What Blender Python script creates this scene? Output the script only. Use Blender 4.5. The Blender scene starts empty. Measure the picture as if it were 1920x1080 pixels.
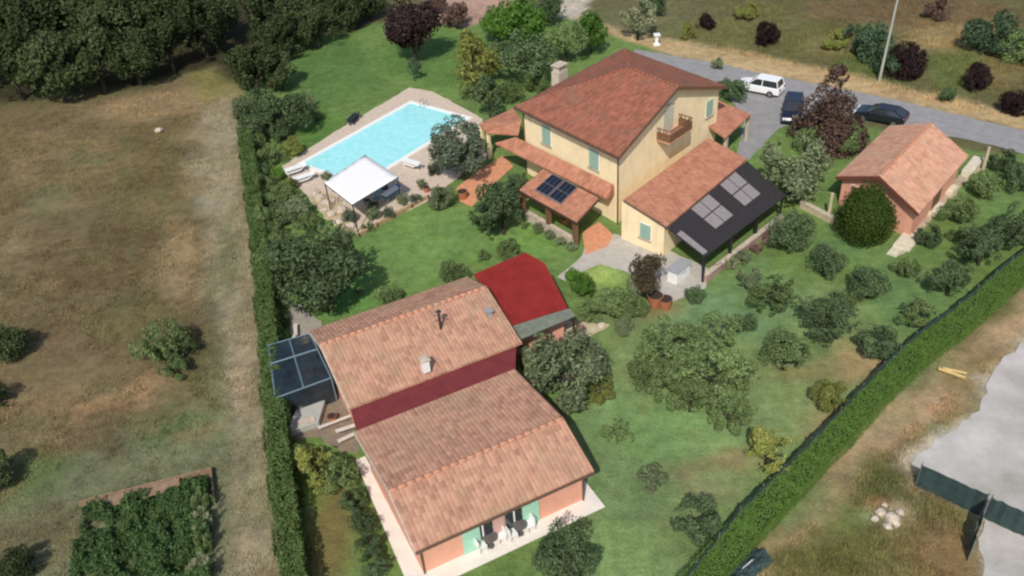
import bpy, bmesh, math, random
import numpy as np
from mathutils import Vector, Matrix
from math import sin, cos, pi, radians, degrees, atan2, sqrt
random.seed(7); rng = np.random.default_rng(7)
sc = bpy.context.scene

# ------------------------------------------------------------------ camera, sky, sun, exposure
CAM_H = 36.0; PITCH = radians(36.0); ROLL = radians(4.5); FPX = 1632.0
F_ = np.array([0, cos(PITCH), -sin(PITCH)])
_r = np.array([1, 0, 0.]); _u = np.array([0, sin(PITCH), cos(PITCH)])
R_ = _r*cos(ROLL) - _u*sin(ROLL); U_ = _u*cos(ROLL) + _r*sin(ROLL)
camd = bpy.data.cameras.new('camera'); cam = bpy.data.objects.new('camera', camd)
sc.collection.objects.link(cam); sc.camera = cam
camd.sensor_width = 36; camd.lens = 36*FPX/1920; camd.clip_start = 0.5; camd.clip_end = 5000
m = Matrix(((R_[0], U_[0], -F_[0], 0), (R_[1], U_[1], -F_[1], 0), (R_[2], U_[2], -F_[2], CAM_H), (0, 0, 0, 1)))
cam.matrix_world = m

SUN_AZ = 193.0; SUN_EL = 46.0           # compass style: degrees clockwise from +Y (the view direction)
w = bpy.data.worlds.new('World'); sc.world = w; w.use_nodes = True
wn = w.node_tree.nodes; wl = w.node_tree.links
sky = wn.new('ShaderNodeTexSky'); sky.sky_type = 'NISHITA'; sky.sun_disc = False
sky.sun_elevation = radians(SUN_EL); sky.sun_rotation = radians(SUN_AZ); sky.dust_density = 1.6
bg = wn['Background']; bg.inputs[1].default_value = 0.125
wl.new(sky.outputs[0], bg.inputs[0])
sd = bpy.data.lights.new('sun', 'SUN'); sd.energy = 3.75; sd.angle = radians(0.6); sd.color = (1, .95, .87)
so = bpy.data.objects.new('sun', sd); sc.collection.objects.link(so)
tosun = Vector((sin(radians(SUN_AZ))*cos(radians(SUN_EL)), cos(radians(SUN_AZ))*cos(radians(SUN_EL)), sin(radians(SUN_EL))))
so.rotation_euler = tosun.to_track_quat('Z', 'Y').to_euler(); so.location = (0, -40, 80)
sc.view_settings.view_transform = 'Standard'; sc.view_settings.look = 'None'
sc.view_settings.gamma = 1; sc.view_settings.use_curve_mapping = False
sc.view_settings.exposure = 0.0
sc.cycles.filter_width = 2.3
sc.cycles.max_bounces = 6

# ------------------------------------------------------------------ helpers
def P(px, py, z=0.0):
    d = F_*FPX + R_*(px-960) + U_*(540-py)
    t = (z-CAM_H)/d[2]
    return Vector((d[0]*t, d[1]*t, z))
def ppm(v):                              # photo pixels per metre at a point
    return FPX/float(np.dot(np.array(v)-np.array([0, 0, CAM_H]), F_))
def D(az): return Vector((sin(radians(az)), cos(radians(az)), 0))
def s2l(c):
    return tuple(((v/255)/12.92 if v/255 <= .04045 else ((v/255+.055)/1.055)**2.4) for v in c)
K = 0.93                                  # sunlit horizontal picture value -> base colour
def alb(r, g, b, k=1.0): return tuple(min(.9, x*K*k) for x in s2l((r, g, b)))

MATS = {}
def mat(name, col, rough=.8, var=.25, scale=3.0, bump=0.0, bscale=20.0, spec=.3, metal=0.0, col2=None, trans=0.0, detail=6):
    if name in MATS: return MATS[name]
    M = bpy.data.materials.new(name); M.use_nodes = True; n = M.node_tree.nodes; l = M.node_tree.links
    b = n['Principled BSDF']; b.inputs['Roughness'].default_value = rough
    b.inputs['Specular IOR Level'].default_value = spec; b.inputs['Metallic'].default_value = metal
    geo = n.new('ShaderNodeNewGeometry')
    t = n.new('ShaderNodeTexNoise'); t.inputs['Scale'].default_value = scale; t.inputs['Detail'].default_value = detail
    t.inputs['Roughness'].default_value = .65
    l.new(geo.outputs['Position'], t.inputs['Vector'])
    r = n.new('ShaderNodeValToRGB')
    c1 = col; c2 = col2 or col
    r.color_ramp.elements[0].position = .32; r.color_ramp.elements[1].position = .68
    r.color_ramp.elements[0].color = (*[x*(1-var) for x in c1], 1)
    r.color_ramp.elements[1].color = (*[min(.95, x*(1+var*.7)) for x in c2], 1)
    l.new(t.outputs['Fac'], r.inputs[0]); l.new(r.outputs[0], b.inputs['Base Color'])
    if bump:
        t2 = n.new('ShaderNodeTexNoise'); t2.inputs['Scale'].default_value = bscale; t2.inputs['Detail'].default_value = 5
        l.new(geo.outputs['Position'], t2.inputs['Vector'])
        bp = n.new('ShaderNodeBump'); bp.inputs['Strength'].default_value = bump; bp.inputs['Distance'].default_value = .1
        l.new(t2.outputs['Fac'], bp.inputs['Height']); l.new(bp.outputs[0], b.inputs['Normal'])
    MATS[name] = M; return M

def tile_mat(name, cols, lichen=(.3, .28, .22), lich=.35, pu=.24, pv=.38):
    M = bpy.data.materials.new(name); M.use_nodes = True; n = M.node_tree.nodes; l = M.node_tree.links
    b = n['Principled BSDF']; b.inputs['Roughness'].default_value = .85; b.inputs['Specular IOR Level'].default_value = .2
    uv = n.new('ShaderNodeUVMap'); uv.uv_map = 'UVMap'
    sep = n.new('ShaderNodeSeparateXYZ'); l.new(uv.outputs[0], sep.inputs[0])
    def mth(op, a, bb=None):
        q = n.new('ShaderNodeMath'); q.operation = op
        for i, v in enumerate((a, bb)):
            if v is None: continue
            if isinstance(v, (int, float)): q.inputs[i].default_value = v
            else: l.new(v, q.inputs[i])
        return q.outputs[0]
    u = mth('DIVIDE', sep.outputs[0], pu); v = mth('DIVIDE', sep.outputs[1], pv)
    cu = mth('FLOOR', u); cv = mth('FLOOR', v)
    cb = n.new('ShaderNodeCombineXYZ'); l.new(cu, cb.inputs[0]); l.new(cv, cb.inputs[1])
    wn_ = n.new('ShaderNodeTexWhiteNoise'); wn_.noise_dimensions = '2D'; l.new(cb.outputs[0], wn_.inputs['Vector'])
    r = n.new('ShaderNodeValToRGB'); e = r.color_ramp.elements
    while len(e) < len(cols): e.new(.5)
    for i, c in enumerate(cols): e[i].position = i/(len(cols)-1); e[i].color = (*c, 1)
    geo = n.new('ShaderNodeNewGeometry')
    t = n.new('ShaderNodeTexNoise'); t.inputs['Scale'].default_value = 1.1; t.inputs['Detail'].default_value = 9; t.inputs['Roughness'].default_value = .75
    l.new(geo.outputs['Position'], t.inputs['Vector'])
    fac = mth('ADD', mth('MULTIPLY', wn_.outputs['Value'], .42), mth('MULTIPLY', mth('SUBTRACT', t.outputs['Fac'], .27), 1.0))
    l.new(fac, r.inputs[0])
    t3 = n.new('ShaderNodeTexNoise'); t3.inputs['Scale'].default_value = .45; t3.inputs['Detail'].default_value = 8; t3.inputs['Roughness'].default_value = .7
    l.new(geo.outputs['Position'], t3.inputs['Vector'])
    mr = n.new('ShaderNodeMapRange'); mr.inputs[1].default_value = .48; mr.inputs[2].default_value = .66; mr.inputs[4].default_value = lich
    l.new(t3.outputs['Fac'], mr.inputs[0])
    mx = n.new('ShaderNodeMix'); mx.data_type = 'RGBA'; l.new(mr.outputs[0], mx.inputs[0]); l.new(r.outputs[0], mx.inputs[6]); mx.inputs[7].default_value = (*lichen, 1)
    l.new(mx.outputs[2], b.inputs['Base Color'])
    wv = mth('ABSOLUTE', mth('SINE', mth('MULTIPLY', u, pi)))
    fr = mth('FRACT', v)
    h = mth('ADD', mth('MULTIPLY', wv, .7), mth('MULTIPLY', fr, -.35))
    bp = n.new('ShaderNodeBump'); bp.inputs['Strength'].default_value = .55; bp.inputs['Distance'].default_value = .05
    l.new(h, bp.inputs['Height']); l.new(bp.outputs[0], b.inputs['Normal'])
    MATS[name] = M; return M

def mesh_obj(name, verts, faces, material, parent=None, uvs=None, smooth=False, cols=None):
    me = bpy.data.meshes.new(name)
    if parent is not None:
        o0 = Vector((0, 0, 0)); q_ = parent
        while q_ is not None: o0 = o0+q_.location; q_ = q_.parent
        verts = [Vector(v)-Vector(o0) for v in verts]
    me.from_pydata([tuple(v) for v in verts], [], faces); me.update()
    if uvs is not None:
        L = me.uv_layers.new(name='UVMap')
        for lp in me.loops: L.data[lp.index].uv = uvs[lp.vertex_index] if not callable(uvs) else uvs(lp)
    if material: me.materials.append(material)
    if smooth:
        for p in me.polygons: p.use_smooth = True
    o = bpy.data.objects.new(name, me); sc.collection.objects.link(o)
    if parent is not None: o.parent = parent
    return o

class MB:
    """collects solids; build() links them as ONE mesh"""
    def __init__(s): s.v = []; s.f = []; s.uv = []
    def add(s, vs, fs, uv=None):
        b = len(s.v); s.v += [Vector(v) for v in vs]; s.f += [tuple(i+b for i in f) for f in fs]
        s.uv += uv if uv else [(0, 0)]*len(vs)
    def box(s, c, dx, sx, sy, sz, z0=None):
        """c centre (base if z0 is None -> c.z is base), dx unit dir of the sx side"""
        c = Vector(c); dx = Vector(dx).normalized(); dy = Vector((-dx.y, dx.x, 0))
        vs = []
        for k in (0, sz):
            for a, b in ((-1, -1), (1, -1), (1, 1), (-1, 1)):
                vs.append(c+dx*(a*sx/2)+dy*(b*sy/2)+Vector((0, 0, k)))
        s.add(vs, [(3, 2, 1, 0), (4, 5, 6, 7), (0, 1, 5, 4), (1, 2, 6, 5), (2, 3, 7, 6), (3, 0, 4, 7)]); return s
    def prism(s, poly, z0, z1):
        n = len(poly); a = sum(poly[i][0]*poly[(i+1) % n][1]-poly[(i+1) % n][0]*poly[i][1] for i in range(n))
        if a < 0: poly = poly[::-1]
        vs = [Vector((p[0], p[1], z0)) for p in poly]+[Vector((p[0], p[1], z1)) for p in poly]
        s.add(vs, [tuple(range(n))[::-1], tuple(range(n, 2*n))]+[(i, (i+1) % n, n+(i+1) % n, n+i) for i in range(n)]); return s
    def bar(s, a, b, r, n=6, r2=None):
        a = Vector(a); b = Vector(b); d = (b-a).normalized(); r2 = r if r2 is None else r2
        x = d.orthogonal().normalized(); y = d.cross(x)
        vs = [a+(x*cos(2*pi*i/n)+y*sin(2*pi*i/n))*r for i in range(n)]+[b+(x*cos(2*pi*i/n)+y*sin(2*pi*i/n))*r2 for i in range(n)]
        s.add(vs, [tuple(range(n))[::-1], tuple(range(n, 2*n))]+[(i, (i+1) % n, n+(i+1) % n, n+i) for i in range(n)]); return s
    def slab(s, pts, th):
        """roof plane: pts[0]->pts[1] runs along the eave; UV in metres"""
        pts = [Vector(p) for p in pts]; n = len(pts)
        nn = (pts[1]-pts[0]).cross(pts[2]-pts[1])
        if nn.z < 0:
            pts = [pts[1], pts[0]]+pts[:1:-1]
        u = (pts[1]-pts[0]).normalized(); nn = (pts[1]-pts[0]).cross(pts[2]-pts[1]).normalized(); v = nn.cross(u)
        uv = [((p-pts[0]).dot(u), (p-pts[0]).dot(v)) for p in pts]
        dn = Vector((0, 0, -th))
        s.add(pts+[p+dn for p in pts], [tuple(range(n)), tuple(range(n, 2*n))[::-1]]+[(i, n+i, n+(i+1) % n, (i+1) % n) for i in range(n)], uv+uv)
        return s
    def build(s, name, material, parent=None, smooth=False, bevel=0):
        o = mesh_obj(name, s.v, s.f, material, parent, uvs=s.uv, smooth=smooth)
        if bevel:
            md = o.modifiers.new('bevel', 'BEVEL'); md.width = bevel; md.segments = 2
        return o

def tag(o, label=None, cat=None, group=None, kind=None):
    if label: o['label'] = label
    if cat: o['category'] = cat
    if group: o['group'] = group
    if kind: o['kind'] = kind
    return o
def empty(name, loc, label, cat, group=None, rz=0):
    o = bpy.data.objects.new(name, None); sc.collection.objects.link(o)
    o.location = loc; o.rotation_euler.z = rz; o.empty_display_size = .3
    return tag(o, label, cat, group)
def copy_tree(o, parent=None):
    c = o.copy(); sc.collection.objects.link(c); c.parent = parent
    for ch in o.children: copy_tree(ch, c)
    return c
def lerp(a, b, t): return a+(b-a)*t

# ------------------------------------------------------------------ noise and ground colour
def vnoise(x, y, seed=0):
    xi = np.floor(x).astype(int); yi = np.floor(y).astype(int); fx = x-xi; fy = y-yi
    fx = fx*fx*(3-2*fx); fy = fy*fy*(3-2*fy)
    def h(a, b):
        q = np.sin(a*127.1+b*311.7+seed*74.7)*43758.5453; return q-np.floor(q)
    return (h(xi, yi)*(1-fx)+h(xi+1, yi)*fx)*(1-fy)+(h(xi, yi+1)*(1-fx)+h(xi+1, yi+1)*fx)*fy
def fbm(x, y, seed=0, o=4):
    r = 0; a = .5; s = 0
    for i in range(o):
        r = r+a*vnoise(x*2**i, y*2**i, seed+i); s += a; a *= .55
    return r/s
def sdist(x, y, poly):
    d = np.full(x.shape, 1e9); ins = np.zeros(x.shape, bool); n = len(poly)
    for i in range(n):
        ax, ay = poly[i][:2]; bx, by = poly[(i+1) % n][:2]
        ex, ey = bx-ax, by-ay; t = np.clip(((x-ax)*ex+(y-ay)*ey)/(ex*ex+ey*ey+1e-9), 0, 1)
        d = np.minimum(d, np.hypot(x-ax-t*ex, y-ay-t*ey))
        c = (ay > y) != (by > y)
        with np.errstate(divide='ignore', invalid='ignore'):
            ins ^= c & (x < (bx-ax)*(y-ay)/((by-ay) if by != ay else 1e-9)+ax)
    return np.where(ins, d, -d)
def PP(l, z=0): return [P(a, b, z) for a, b in l]

ZONES = []   # (polygon, colour, softness m, wobble m, strength)
def zone(px, rgb, soft=1.0, wob=1.0, k=1.0): ZONES.append((PP(px), np.array(alb(*rgb)), soft, wob, k))
def spot(cx, cy, rx, ry, rgb, soft=1.5, wob=1.5, k=.8, rot=0):
    pts = [(cx+rx*cos(a)*cos(rot)-ry*sin(a)*sin(rot), cy+rx*cos(a)*sin(rot)+ry*sin(a)*cos(rot)) for a in [i*pi/6 for i in range(12)]]
    zone(pts, rgb, soft, wob, k)
BASE = np.array(alb(98, 96, 66))
# west field
zone([(-900, 300), (-300, 215), (0, 200), (150, 188), (270, 165), (400, 128), (445, 180), (470, 400), (500, 640), (560, 1200), (560, 1700), (-1500, 1700)], (108, 97, 70), 1.2, 1.6)
spot(90, 300, 170, 60, (116, 104, 74)); spot(330, 350, 120, 160, (107, 97, 66)); spot(200, 480, 160, 60, (98, 84, 60))
spot(300, 195, 150, 26, (140, 122, 92), 1, 1, .8, -.12)
spot(345, 500, 70, 60, (138, 122, 92), 1.5, 2, .7); spot(340, 450, 40, 50, (134, 118, 86)); spot(60, 770, 110, 70, (126, 110, 80))
spot(230, 745, 120, 22, (150, 124, 92), 1, 1.5, .8, -.3); spot(130, 620, 90, 60, (112, 98, 74)); spot(250, 600, 90, 40, (104, 98, 66))
zone([(80, 860), (250, 800), (420, 760), (470, 1100), (-100, 1400), (-40, 980)], (108, 112, 84), 1.5, 2.5)
spot(330, 800, 80, 30, (88, 104, 64)); spot(60, 890, 50, 45, (86, 106, 62)); spot(380, 700, 70, 60, (96, 98, 66))
spot(60, 1010, 120, 40, (104, 92, 68))
for k_ in range(26):
    x_ = -62+k_*1.75+random.uniform(-.4, .4); y0_ = random.uniform(34, 60); y1_ = y0_+random.uniform(15, 45)
    a_, b_ = Vector((x_, 0)), None; dd_ = Vector((sin(radians(-13.5)), cos(radians(-13.5)))); o_ = Vector((x_+8, y0_)); e_ = o_+dd_*(y1_-y0_); n_ = Vector((dd_.y, -dd_.x))*random.uniform(.15, .4)
    if o_.x < -21 and y1_ < 90: ZONES.append(([o_-n_, o_+n_, e_+n_, e_-n_], np.array(alb(*random.choice(((132, 118, 90), (84, 78, 58), (98, 98, 68))))), .5, .7, .5))
# farm track along the hedge
zone([(372, 215), (425, 165), (452, 260), (474, 480), (492, 720), (512, 960), (530, 1500), (420, 1500), (418, 1000), (412, 800), (408, 620), (392, 460), (345, 320)], (144, 136, 112), 1.2, 1.0, .9)
spot(452, 740, 15, 300, (158, 142, 116), .6, .7, .8); spot(405, 720, 10, 240, (96, 104, 70), .6, .8, .6); spot(428, 900, 7, 180, (100, 104, 74), .4, .6, .6); spot(430, 480, 16, 80, (108, 110, 80), .6, .6, .8); spot(452, 560, 14, 90, (112, 112, 86), .6, .6, .6)
spot(400, 160, 50, 30, (122, 118, 72)); spot(455, 880, 16, 110, (104, 108, 80), .6, .6, .7)
# wood floor
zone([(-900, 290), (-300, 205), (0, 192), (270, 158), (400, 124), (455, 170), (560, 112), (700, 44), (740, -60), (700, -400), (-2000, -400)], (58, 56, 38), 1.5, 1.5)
# top strip
zone([(790, -60), (1020, -60), (960, 20), (940, 50), (870, 56), (815, 46)], (166, 138, 122), 1, 1)
zone([(1000, -60), (1120, -60), (1100, 30), (1060, 40), (1020, 25)], (176, 168, 152), 1, 1)
# north east meadow
spot(1250, 40, 120, 40, (104, 104, 74)); spot(1500, 60, 150, 60, (98, 98, 62)); spot(1560, 90, 60, 25, (122, 114, 76)); spot(1780, 60, 80, 40, (150, 130, 92), 2, 3, .7)
spot(1700, 20, 200, 30, (108, 92, 68)); spot(1640, 130, 70, 40, (90, 104, 56)); spot(1800, 130, 60, 45, (96, 108, 60)); spot(1330, 70, 90, 30, (102, 104, 66)); spot(1880, 120, 50, 50, (116, 104, 66))
zone([(1090, 30), (1170, 58), (1330, 84), (1510, 122), (1610, 142), (1820, 192), (2200, 268), (2200, 330), (1920, 245), (1815, 222), (1600, 176), (1500, 155), (1200, 96), (1100, 80)], (172, 150, 112), 1, .9)
# south east
zone([(1250, 1200), (1480, 985), (1680, 765), (1840, 615), (2200, 300), (3000, 700), (2400, 1800), (1200, 1800)], (116, 110, 72), 1, 1)
zone([(1690, 880), (1715, 840), (1790, 790), (1830, 760), (1845, 700), (1920, 625), (2200, 440), (2800, 900), (2200, 1700), (1800, 1300), (1825, 1060), (1830, 940), (1780, 920)], (186, 176, 160), .8, 1.2, .9)
zone([(1330, 1160), (1480, 985), (1690, 755), (1870, 590), (2100, 410), (2150, 470), (1930, 625), (1850, 690), (1780, 770), (1690, 830), (1600, 900), (1500, 1010), (1440, 1120)], (162, 138, 108), 1, 1.2)
spot(1610, 810, 120, 26, (176, 148, 120), .8, .8, .8, -.75); spot(1820, 690, 60, 22, (110, 100, 62), 1, 1, .8, -.7); spot(1600, 970, 90, 50, (92, 98, 54)); spot(1660, 900, 60, 40, (94, 102, 60))
spot(1560, 1050, 100, 40, (98, 100, 56)); spot(1750, 1040, 60, 40, (122, 96, 70)); spot(1660, 965, 40, 24, (176, 160, 136), .6, .8, .8); spot(1640, 945, 20, 12, (160, 100, 78), .5, .5, .8)
spot(1745, 905, 40, 26, (150, 136, 112), .8, .8, .7)
# garden lawn (repeated by the lawn sheet)
GARDEN = [(455, 170), (560, 110), (700, 42), (790, 40), (870, 52), (960, 20), (1100, 40), (1170, 75), (1350, 130), (1400, 180), (1500, 200), (1640, 240), (1850, 290), (1930, 290), (2150, 330), (1920, 515), (1700, 690), (1560, 830), (1480, 905), (1380, 1010), (1260, 1140), (1150, 1300), (560, 1300), (545, 1079), (515, 800), (500, 600), (480, 450), (462, 300)]
zone(GARDEN, (102, 126, 70), .5, .5)
spot(620, 130, 90, 70, (86, 114, 62), 2, 2, 1); spot(830, 110, 120, 50, (86, 116, 60)); spot(600, 250, 50, 50, (84, 118, 56))
spot(800, 460, 120, 60, (104, 135, 74)); spot(640, 560, 60, 50, (90, 132, 64)); spot(1000, 460, 60, 30, (112, 150, 76)); spot(1135, 520, 42, 22, (156, 178, 98), .8, .5)
spot(620, 1000, 60, 90, (112, 98, 62), 1.2, 1.2, .9); spot(560, 900, 40, 60, (104, 132, 62))
zone([(1110, 640), (1300, 560), (1540, 540), (1700, 640), (1480, 905), (1260, 1140), (1050, 1140), (1130, 960), (1090, 800)], (118, 136, 88), 3, 2, 1); spot(1180, 900, 130, 160, (106, 128, 84)); spot(1160, 1020, 90, 60, (116, 140, 86)); spot(1250, 800, 110, 60, (120, 152, 94)); spot(1130, 760, 40, 50, (120, 148, 96))
spot(1400, 570, 90, 60, (104, 134, 90)); spot(1600, 460, 60, 30, (100, 130, 80)); spot(1700, 560, 80, 60, (98, 126, 78)); spot(1850, 380, 60, 50, (100, 126, 74)); spot(1330, 590, 80, 50, (110, 138, 94))
for k_ in range(46): spot(random.uniform(1100, 1800), random.uniform(480, 1000), random.uniform(10, 30), random.uniform(7, 16), random.choice(((120, 122, 82), (114, 140, 82), (88, 112, 66), (130, 124, 92), (106, 134, 92))), .8, 1.2, random.uniform(.35, .8), random.uniform(-.6, .2))
for k_ in range(14): spot(random.uniform(620, 1000), random.uniform(400, 560), random.uniform(10, 30), random.uniform(7, 16), random.choice(((118, 140, 80), (114, 148, 74), (92, 124, 66), (126, 136, 88))), .8, 1.2, .6, random.uniform(-.6, .2))
for k_ in range(40): spot(random.uniform(0, 400), random.uniform(210, 860), random.uniform(14, 50), random.uniform(8, 26), random.choice(((120, 108, 80), (96, 90, 66), (102, 102, 72), (128, 114, 86), (90, 82, 62))), .8, 1.5, .6, random.uniform(-.4, .2))
spot(1590, 685, 55, 35, (158, 138, 100), 1, 1.2, .9, -.4); spot(1545, 790, 45, 26, (150, 132, 98), 1, 1, .8, -.6); spot(1500, 700, 60, 30, (128, 124, 84), 1, 1, .7)
spot(1380, 870, 45, 22, (136, 122, 88), 1, 1.2, .9); spot(1295, 880, 28, 24, (122, 112, 80), 1, 1, .9); spot(1345, 925, 40, 14, (138, 130, 96), 1, 1, .7); spot(1640, 690, 24, 12, (172, 150, 118), .7, .7, .8, -.6)
spot(1195, 600, 70, 14, (120, 132, 90), 1, 1, .6); spot(1240, 580, 40, 14, (128, 112, 76), .8, .8, .8)

def gcolor(x, y):
    x = np.asarray(x, float); y = np.asarray(y, float)
    c = np.repeat(BASE[None, :], len(x), 0)
    n1 = fbm(x*.35, y*.35, 3)-.5; n2 = fbm(x*.35+50, y*.35, 9)-.5
    for poly, col, soft, wob, k in ZONES:
        xs = [p.x for p in poly]; ys = [p.y for p in poly]; mg = soft+wob+1
        mk = (x > min(xs)-mg) & (x < max(xs)+mg) & (y > min(ys)-mg) & (y < max(ys)+mg)
        if not mk.any(): continue
        d = sdist(x[mk]+n1[mk]*wob*2.2, y[mk]+n2[mk]*wob*2.2, poly)
        a = np.clip(d/(2*soft)+.5, 0, 1); a = (a*a*(3-2*a)*k)[:, None]
        c[mk] = c[mk]*(1-a)+col[None, :]*a
    return c

def earth_mat():
    M = bpy.data.materials.new('earth_and_grass'); M.use_nodes = True; n = M.node_tree.nodes; l = M.node_tree.links
    b = n['Principled BSDF']; b.inputs['Roughness'].default_value = .95; b.inputs['Specular IOR Level'].default_value = .1
    at_ = n.new('ShaderNodeAttribute'); at_.attribute_name = 'soil'
    geo = n.new('ShaderNodeNewGeometry')
    last = at_.outputs['Color']
    for scale, lo, hi, det in ((.22, .84, 1.20, 3), (1.3, .76, 1.28, 5), (7, .80, 1.22, 4)):
        t = n.new('ShaderNodeTexNoise'); t.inputs['Scale'].default_value = scale; t.inputs['Detail'].default_value = det; t.inputs['Roughness'].default_value = .65
        l.new(geo.outputs['Position'], t.inputs['Vector'])
        r = n.new('ShaderNodeMapRange'); r.inputs[1].default_value = .3; r.inputs[2].default_value = .7; r.inputs[3].default_value = lo; r.inputs[4].default_value = hi
        l.new(t.outputs['Fac'], r.inputs[0])
        v = n.new('ShaderNodeVectorMath'); v.operation = 'SCALE'; l.new(last, v.inputs[0]); l.new(r.outputs[0], v.inputs['Scale']); last = v.outputs[0]
    # slight hue drift to straw
    t = n.new('ShaderNodeTexNoise'); t.inputs['Scale'].default_value = .8; t.inputs['Detail'].default_value = 6
    vm = n.new('ShaderNodeVectorMath'); vm.operation = 'ADD'; vm.inputs[1].default_value = (31, 7, 3); l.new(geo.outputs['Position'], vm.inputs[0]); l.new(vm.outputs[0], t.inputs['Vector'])
    r = n.new('ShaderNodeMapRange'); r.inputs[1].default_value = .45; r.inputs[2].default_value = .75; r.inputs[4].default_value = .35; l.new(t.outputs['Fac'], r.inputs[0])
    mx = n.new('ShaderNodeMix'); mx.data_type = 'RGBA'; mx.blend_type = 'MULTIPLY'; l.new(r.outputs[0], mx.inputs[0]); l.new(last, mx.inputs[6]); mx.inputs[7].default_value = (1.24, 1.03, .86, 1)
    l.new(mx.outputs[2], b.inputs['Base Color'])
    t2 = n.new('ShaderNodeTexNoise'); t2.inputs['Scale'].default_value = 6; t2.inputs['Detail'].default_value = 6; l.new(geo.outputs['Position'], t2.inputs['Vector'])
    bp = n.new('ShaderNodeBump'); bp.inputs['Strength'].default_value = .4; bp.inputs['Distance'].default_value = .15
    l.new(t2.outputs['Fac'], bp.inputs['Height']); l.new(bp.outputs[0], b.inputs['Normal'])
    return M
EARTH = earth_mat()
def paint(o):
    me = o.data; n = len(me.vertices); co = np.empty(n*3, np.float32); me.vertices.foreach_get('co', co); co = co.reshape(-1, 3)
    c = gcolor(co[:, 0], co[:, 1]); a = me.color_attributes.new('soil', 'FLOAT_COLOR', 'POINT')
    a.data.foreach_set('color', np.concatenate([c, np.ones((n, 1))], 1).astype(np.float32).ravel())

def axis(lo, hi, st):
    a = list(np.arange(lo, hi+.01, st)); s = st; p = hi; q = lo
    while p < 1800:
        s *= 1.45; p += s; q -= s; a.append(p); a.insert(0, q)
    return np.array(a)
gx = axis(-82, 76, .42); gy = axis(22, 140, .42)
X, Y = np.meshgrid(gx, gy)
rel = (fbm(X*.5, Y*.5, 21)-.5)*.20
rel = np.clip(rel, -.06, .03)-.036                # gentle bumps, always below the sheets laid on it
V = np.stack([X.ravel(), Y.ravel(), rel.ravel()], 1)
nx, ny = len(gx), len(gy)
idx = np.arange(nx*ny).reshape(ny, nx)
Fq = np.stack([idx[:-1, :-1], idx[:-1, 1:], idx[1:, 1:], idx[1:, :-1]], -1).reshape(-1, 4)
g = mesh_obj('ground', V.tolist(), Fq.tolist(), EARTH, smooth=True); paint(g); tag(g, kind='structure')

from mathutils.geometry import delaunay_2d_cdt
def sheet(name, pts, z, step, jit=0, painted=True, material=None, ed=.5):
    pts = [Vector((p[0], p[1])) for p in pts]; loop = []
    for i in range(len(pts)):
        a, b = pts[i], pts[(i+1) % len(pts)]; k = max(1, int((b-a).length/ed))
        for j in range(k):
            q = lerp(a, b, j/k)
            if jit: q = q+Vector((random.uniform(-jit, jit), random.uniform(-jit, jit)))
            loop.append(q)
    xs = [p.x for p in loop]; ys = [p.y for p in loop]
    A, B = np.meshgrid(np.arange(min(xs), max(xs), step), np.arange(min(ys), max(ys), step)); A = A.ravel(); B = B.ravel()
    dd = sdist(A, B, loop); kx = dd > step*.6
    inner = [Vector((a, b)) for a, b in zip(A[kx], B[kx])]
    res = delaunay_2d_cdt(loop+inner, [], [list(range(len(loop)))], 1, 1e-4)
    o = mesh_obj(name, [(v.x, v.y, z) for v in res[0]], [list(f) for f in res[2]], material or EARTH)
    if o.data.polygons and o.data.polygons[0].normal.z < 0: o.data.flip_normals()
    if painted: paint(o)
    return tag(o, kind='structure')
sheet('lawn', PP(GARDEN), .002, .55, .12)
# ------------------------------------------------------------------ hard surfaces
asphalt = mat('asphalt', alb(150, 148, 148), .9, .16, 1.2, .3, 30)
ROAD = [(1190, 92), (1340, 118), (1500, 152), (1607, 172), (1700, 192), (1815, 220), (1925, 246), (2300, 345), (2300, 420), (1930, 292), (1860, 272), (1760, 252), (1690, 236), (1600, 225), (1540, 215), (1460, 240), (1440, 262), (1404, 300), (1382, 290), (1396, 225), (1372, 190), (1330, 150), (1180, 112)]
sheet('road', PP(ROAD), .012, 2.0, .1, False, asphalt, .7)
paving = mat('grey_paving', alb(186, 180, 170), .85, .14, 2.0, .25, 8)
sheet('paved_yard', PP([(1150, 438), (1255, 470), (1330, 505), (1322, 540), (1262, 566), (1232, 548), (1182, 512), (1128, 496), (1092, 508), (1060, 528), (1044, 520), (1070, 498), (1088, 486), (1098, 462)]), .012, 1.0, .08, False, paving)
deckm = mat('pool_paving', alb(206, 188, 170), .85, .15, 2.5, .2, 10)
sheet('pool_deck', PP([(528, 312), (620, 252), (768, 164), (812, 172), (905, 222), (912, 300), (860, 332), (800, 378), (672, 442), (612, 400), (560, 352)]), .012, 1.0, .06, False, deckm)
gravel = mat('gravel', alb(172, 166, 156), .95, .16, .3, .4, 14, col2=alb(192, 188, 184))
sheet('gravel_yard', PP([(1706, 872), (1722, 850), (1790, 800), (1836, 770), (1852, 712), (1880, 672), (1925, 636), (2150, 470), (2700, 900), (2300, 1500), (1850, 1300), (1838, 1060), (1842, 930), (1780, 905)]), .006, 1.5, .16, False, gravel)
cream = mat('cream_gravel', alb(196, 184, 152), .95, .2, 2.0, .4, 12)
sheet('gravel_path', PP([(975, 645), (1062, 602), (1120, 600), (1142, 612), (1110, 632), (1060, 640), (1010, 668)]), .010, .8, .2, False, cream)
concrete = mat('pale_concrete', alb(232, 224, 212), .85, .08, 1.5, .15, 10)
terra = mat('terracotta_paving', alb(214, 150, 114), .85, .22, 3.0, .25, 9)
sheet('terracotta_path', PP([(944, 292), (962, 312), (918, 352), (884, 388), (862, 378), (856, 352), (900, 318)]), .016, .8, .04, False, terra)
sheet('terracotta_step', PP([(1092, 436), (1122, 416), (1150, 440), (1140, 462), (1098, 478)]), .016, .8, .04, False, terra)
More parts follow.
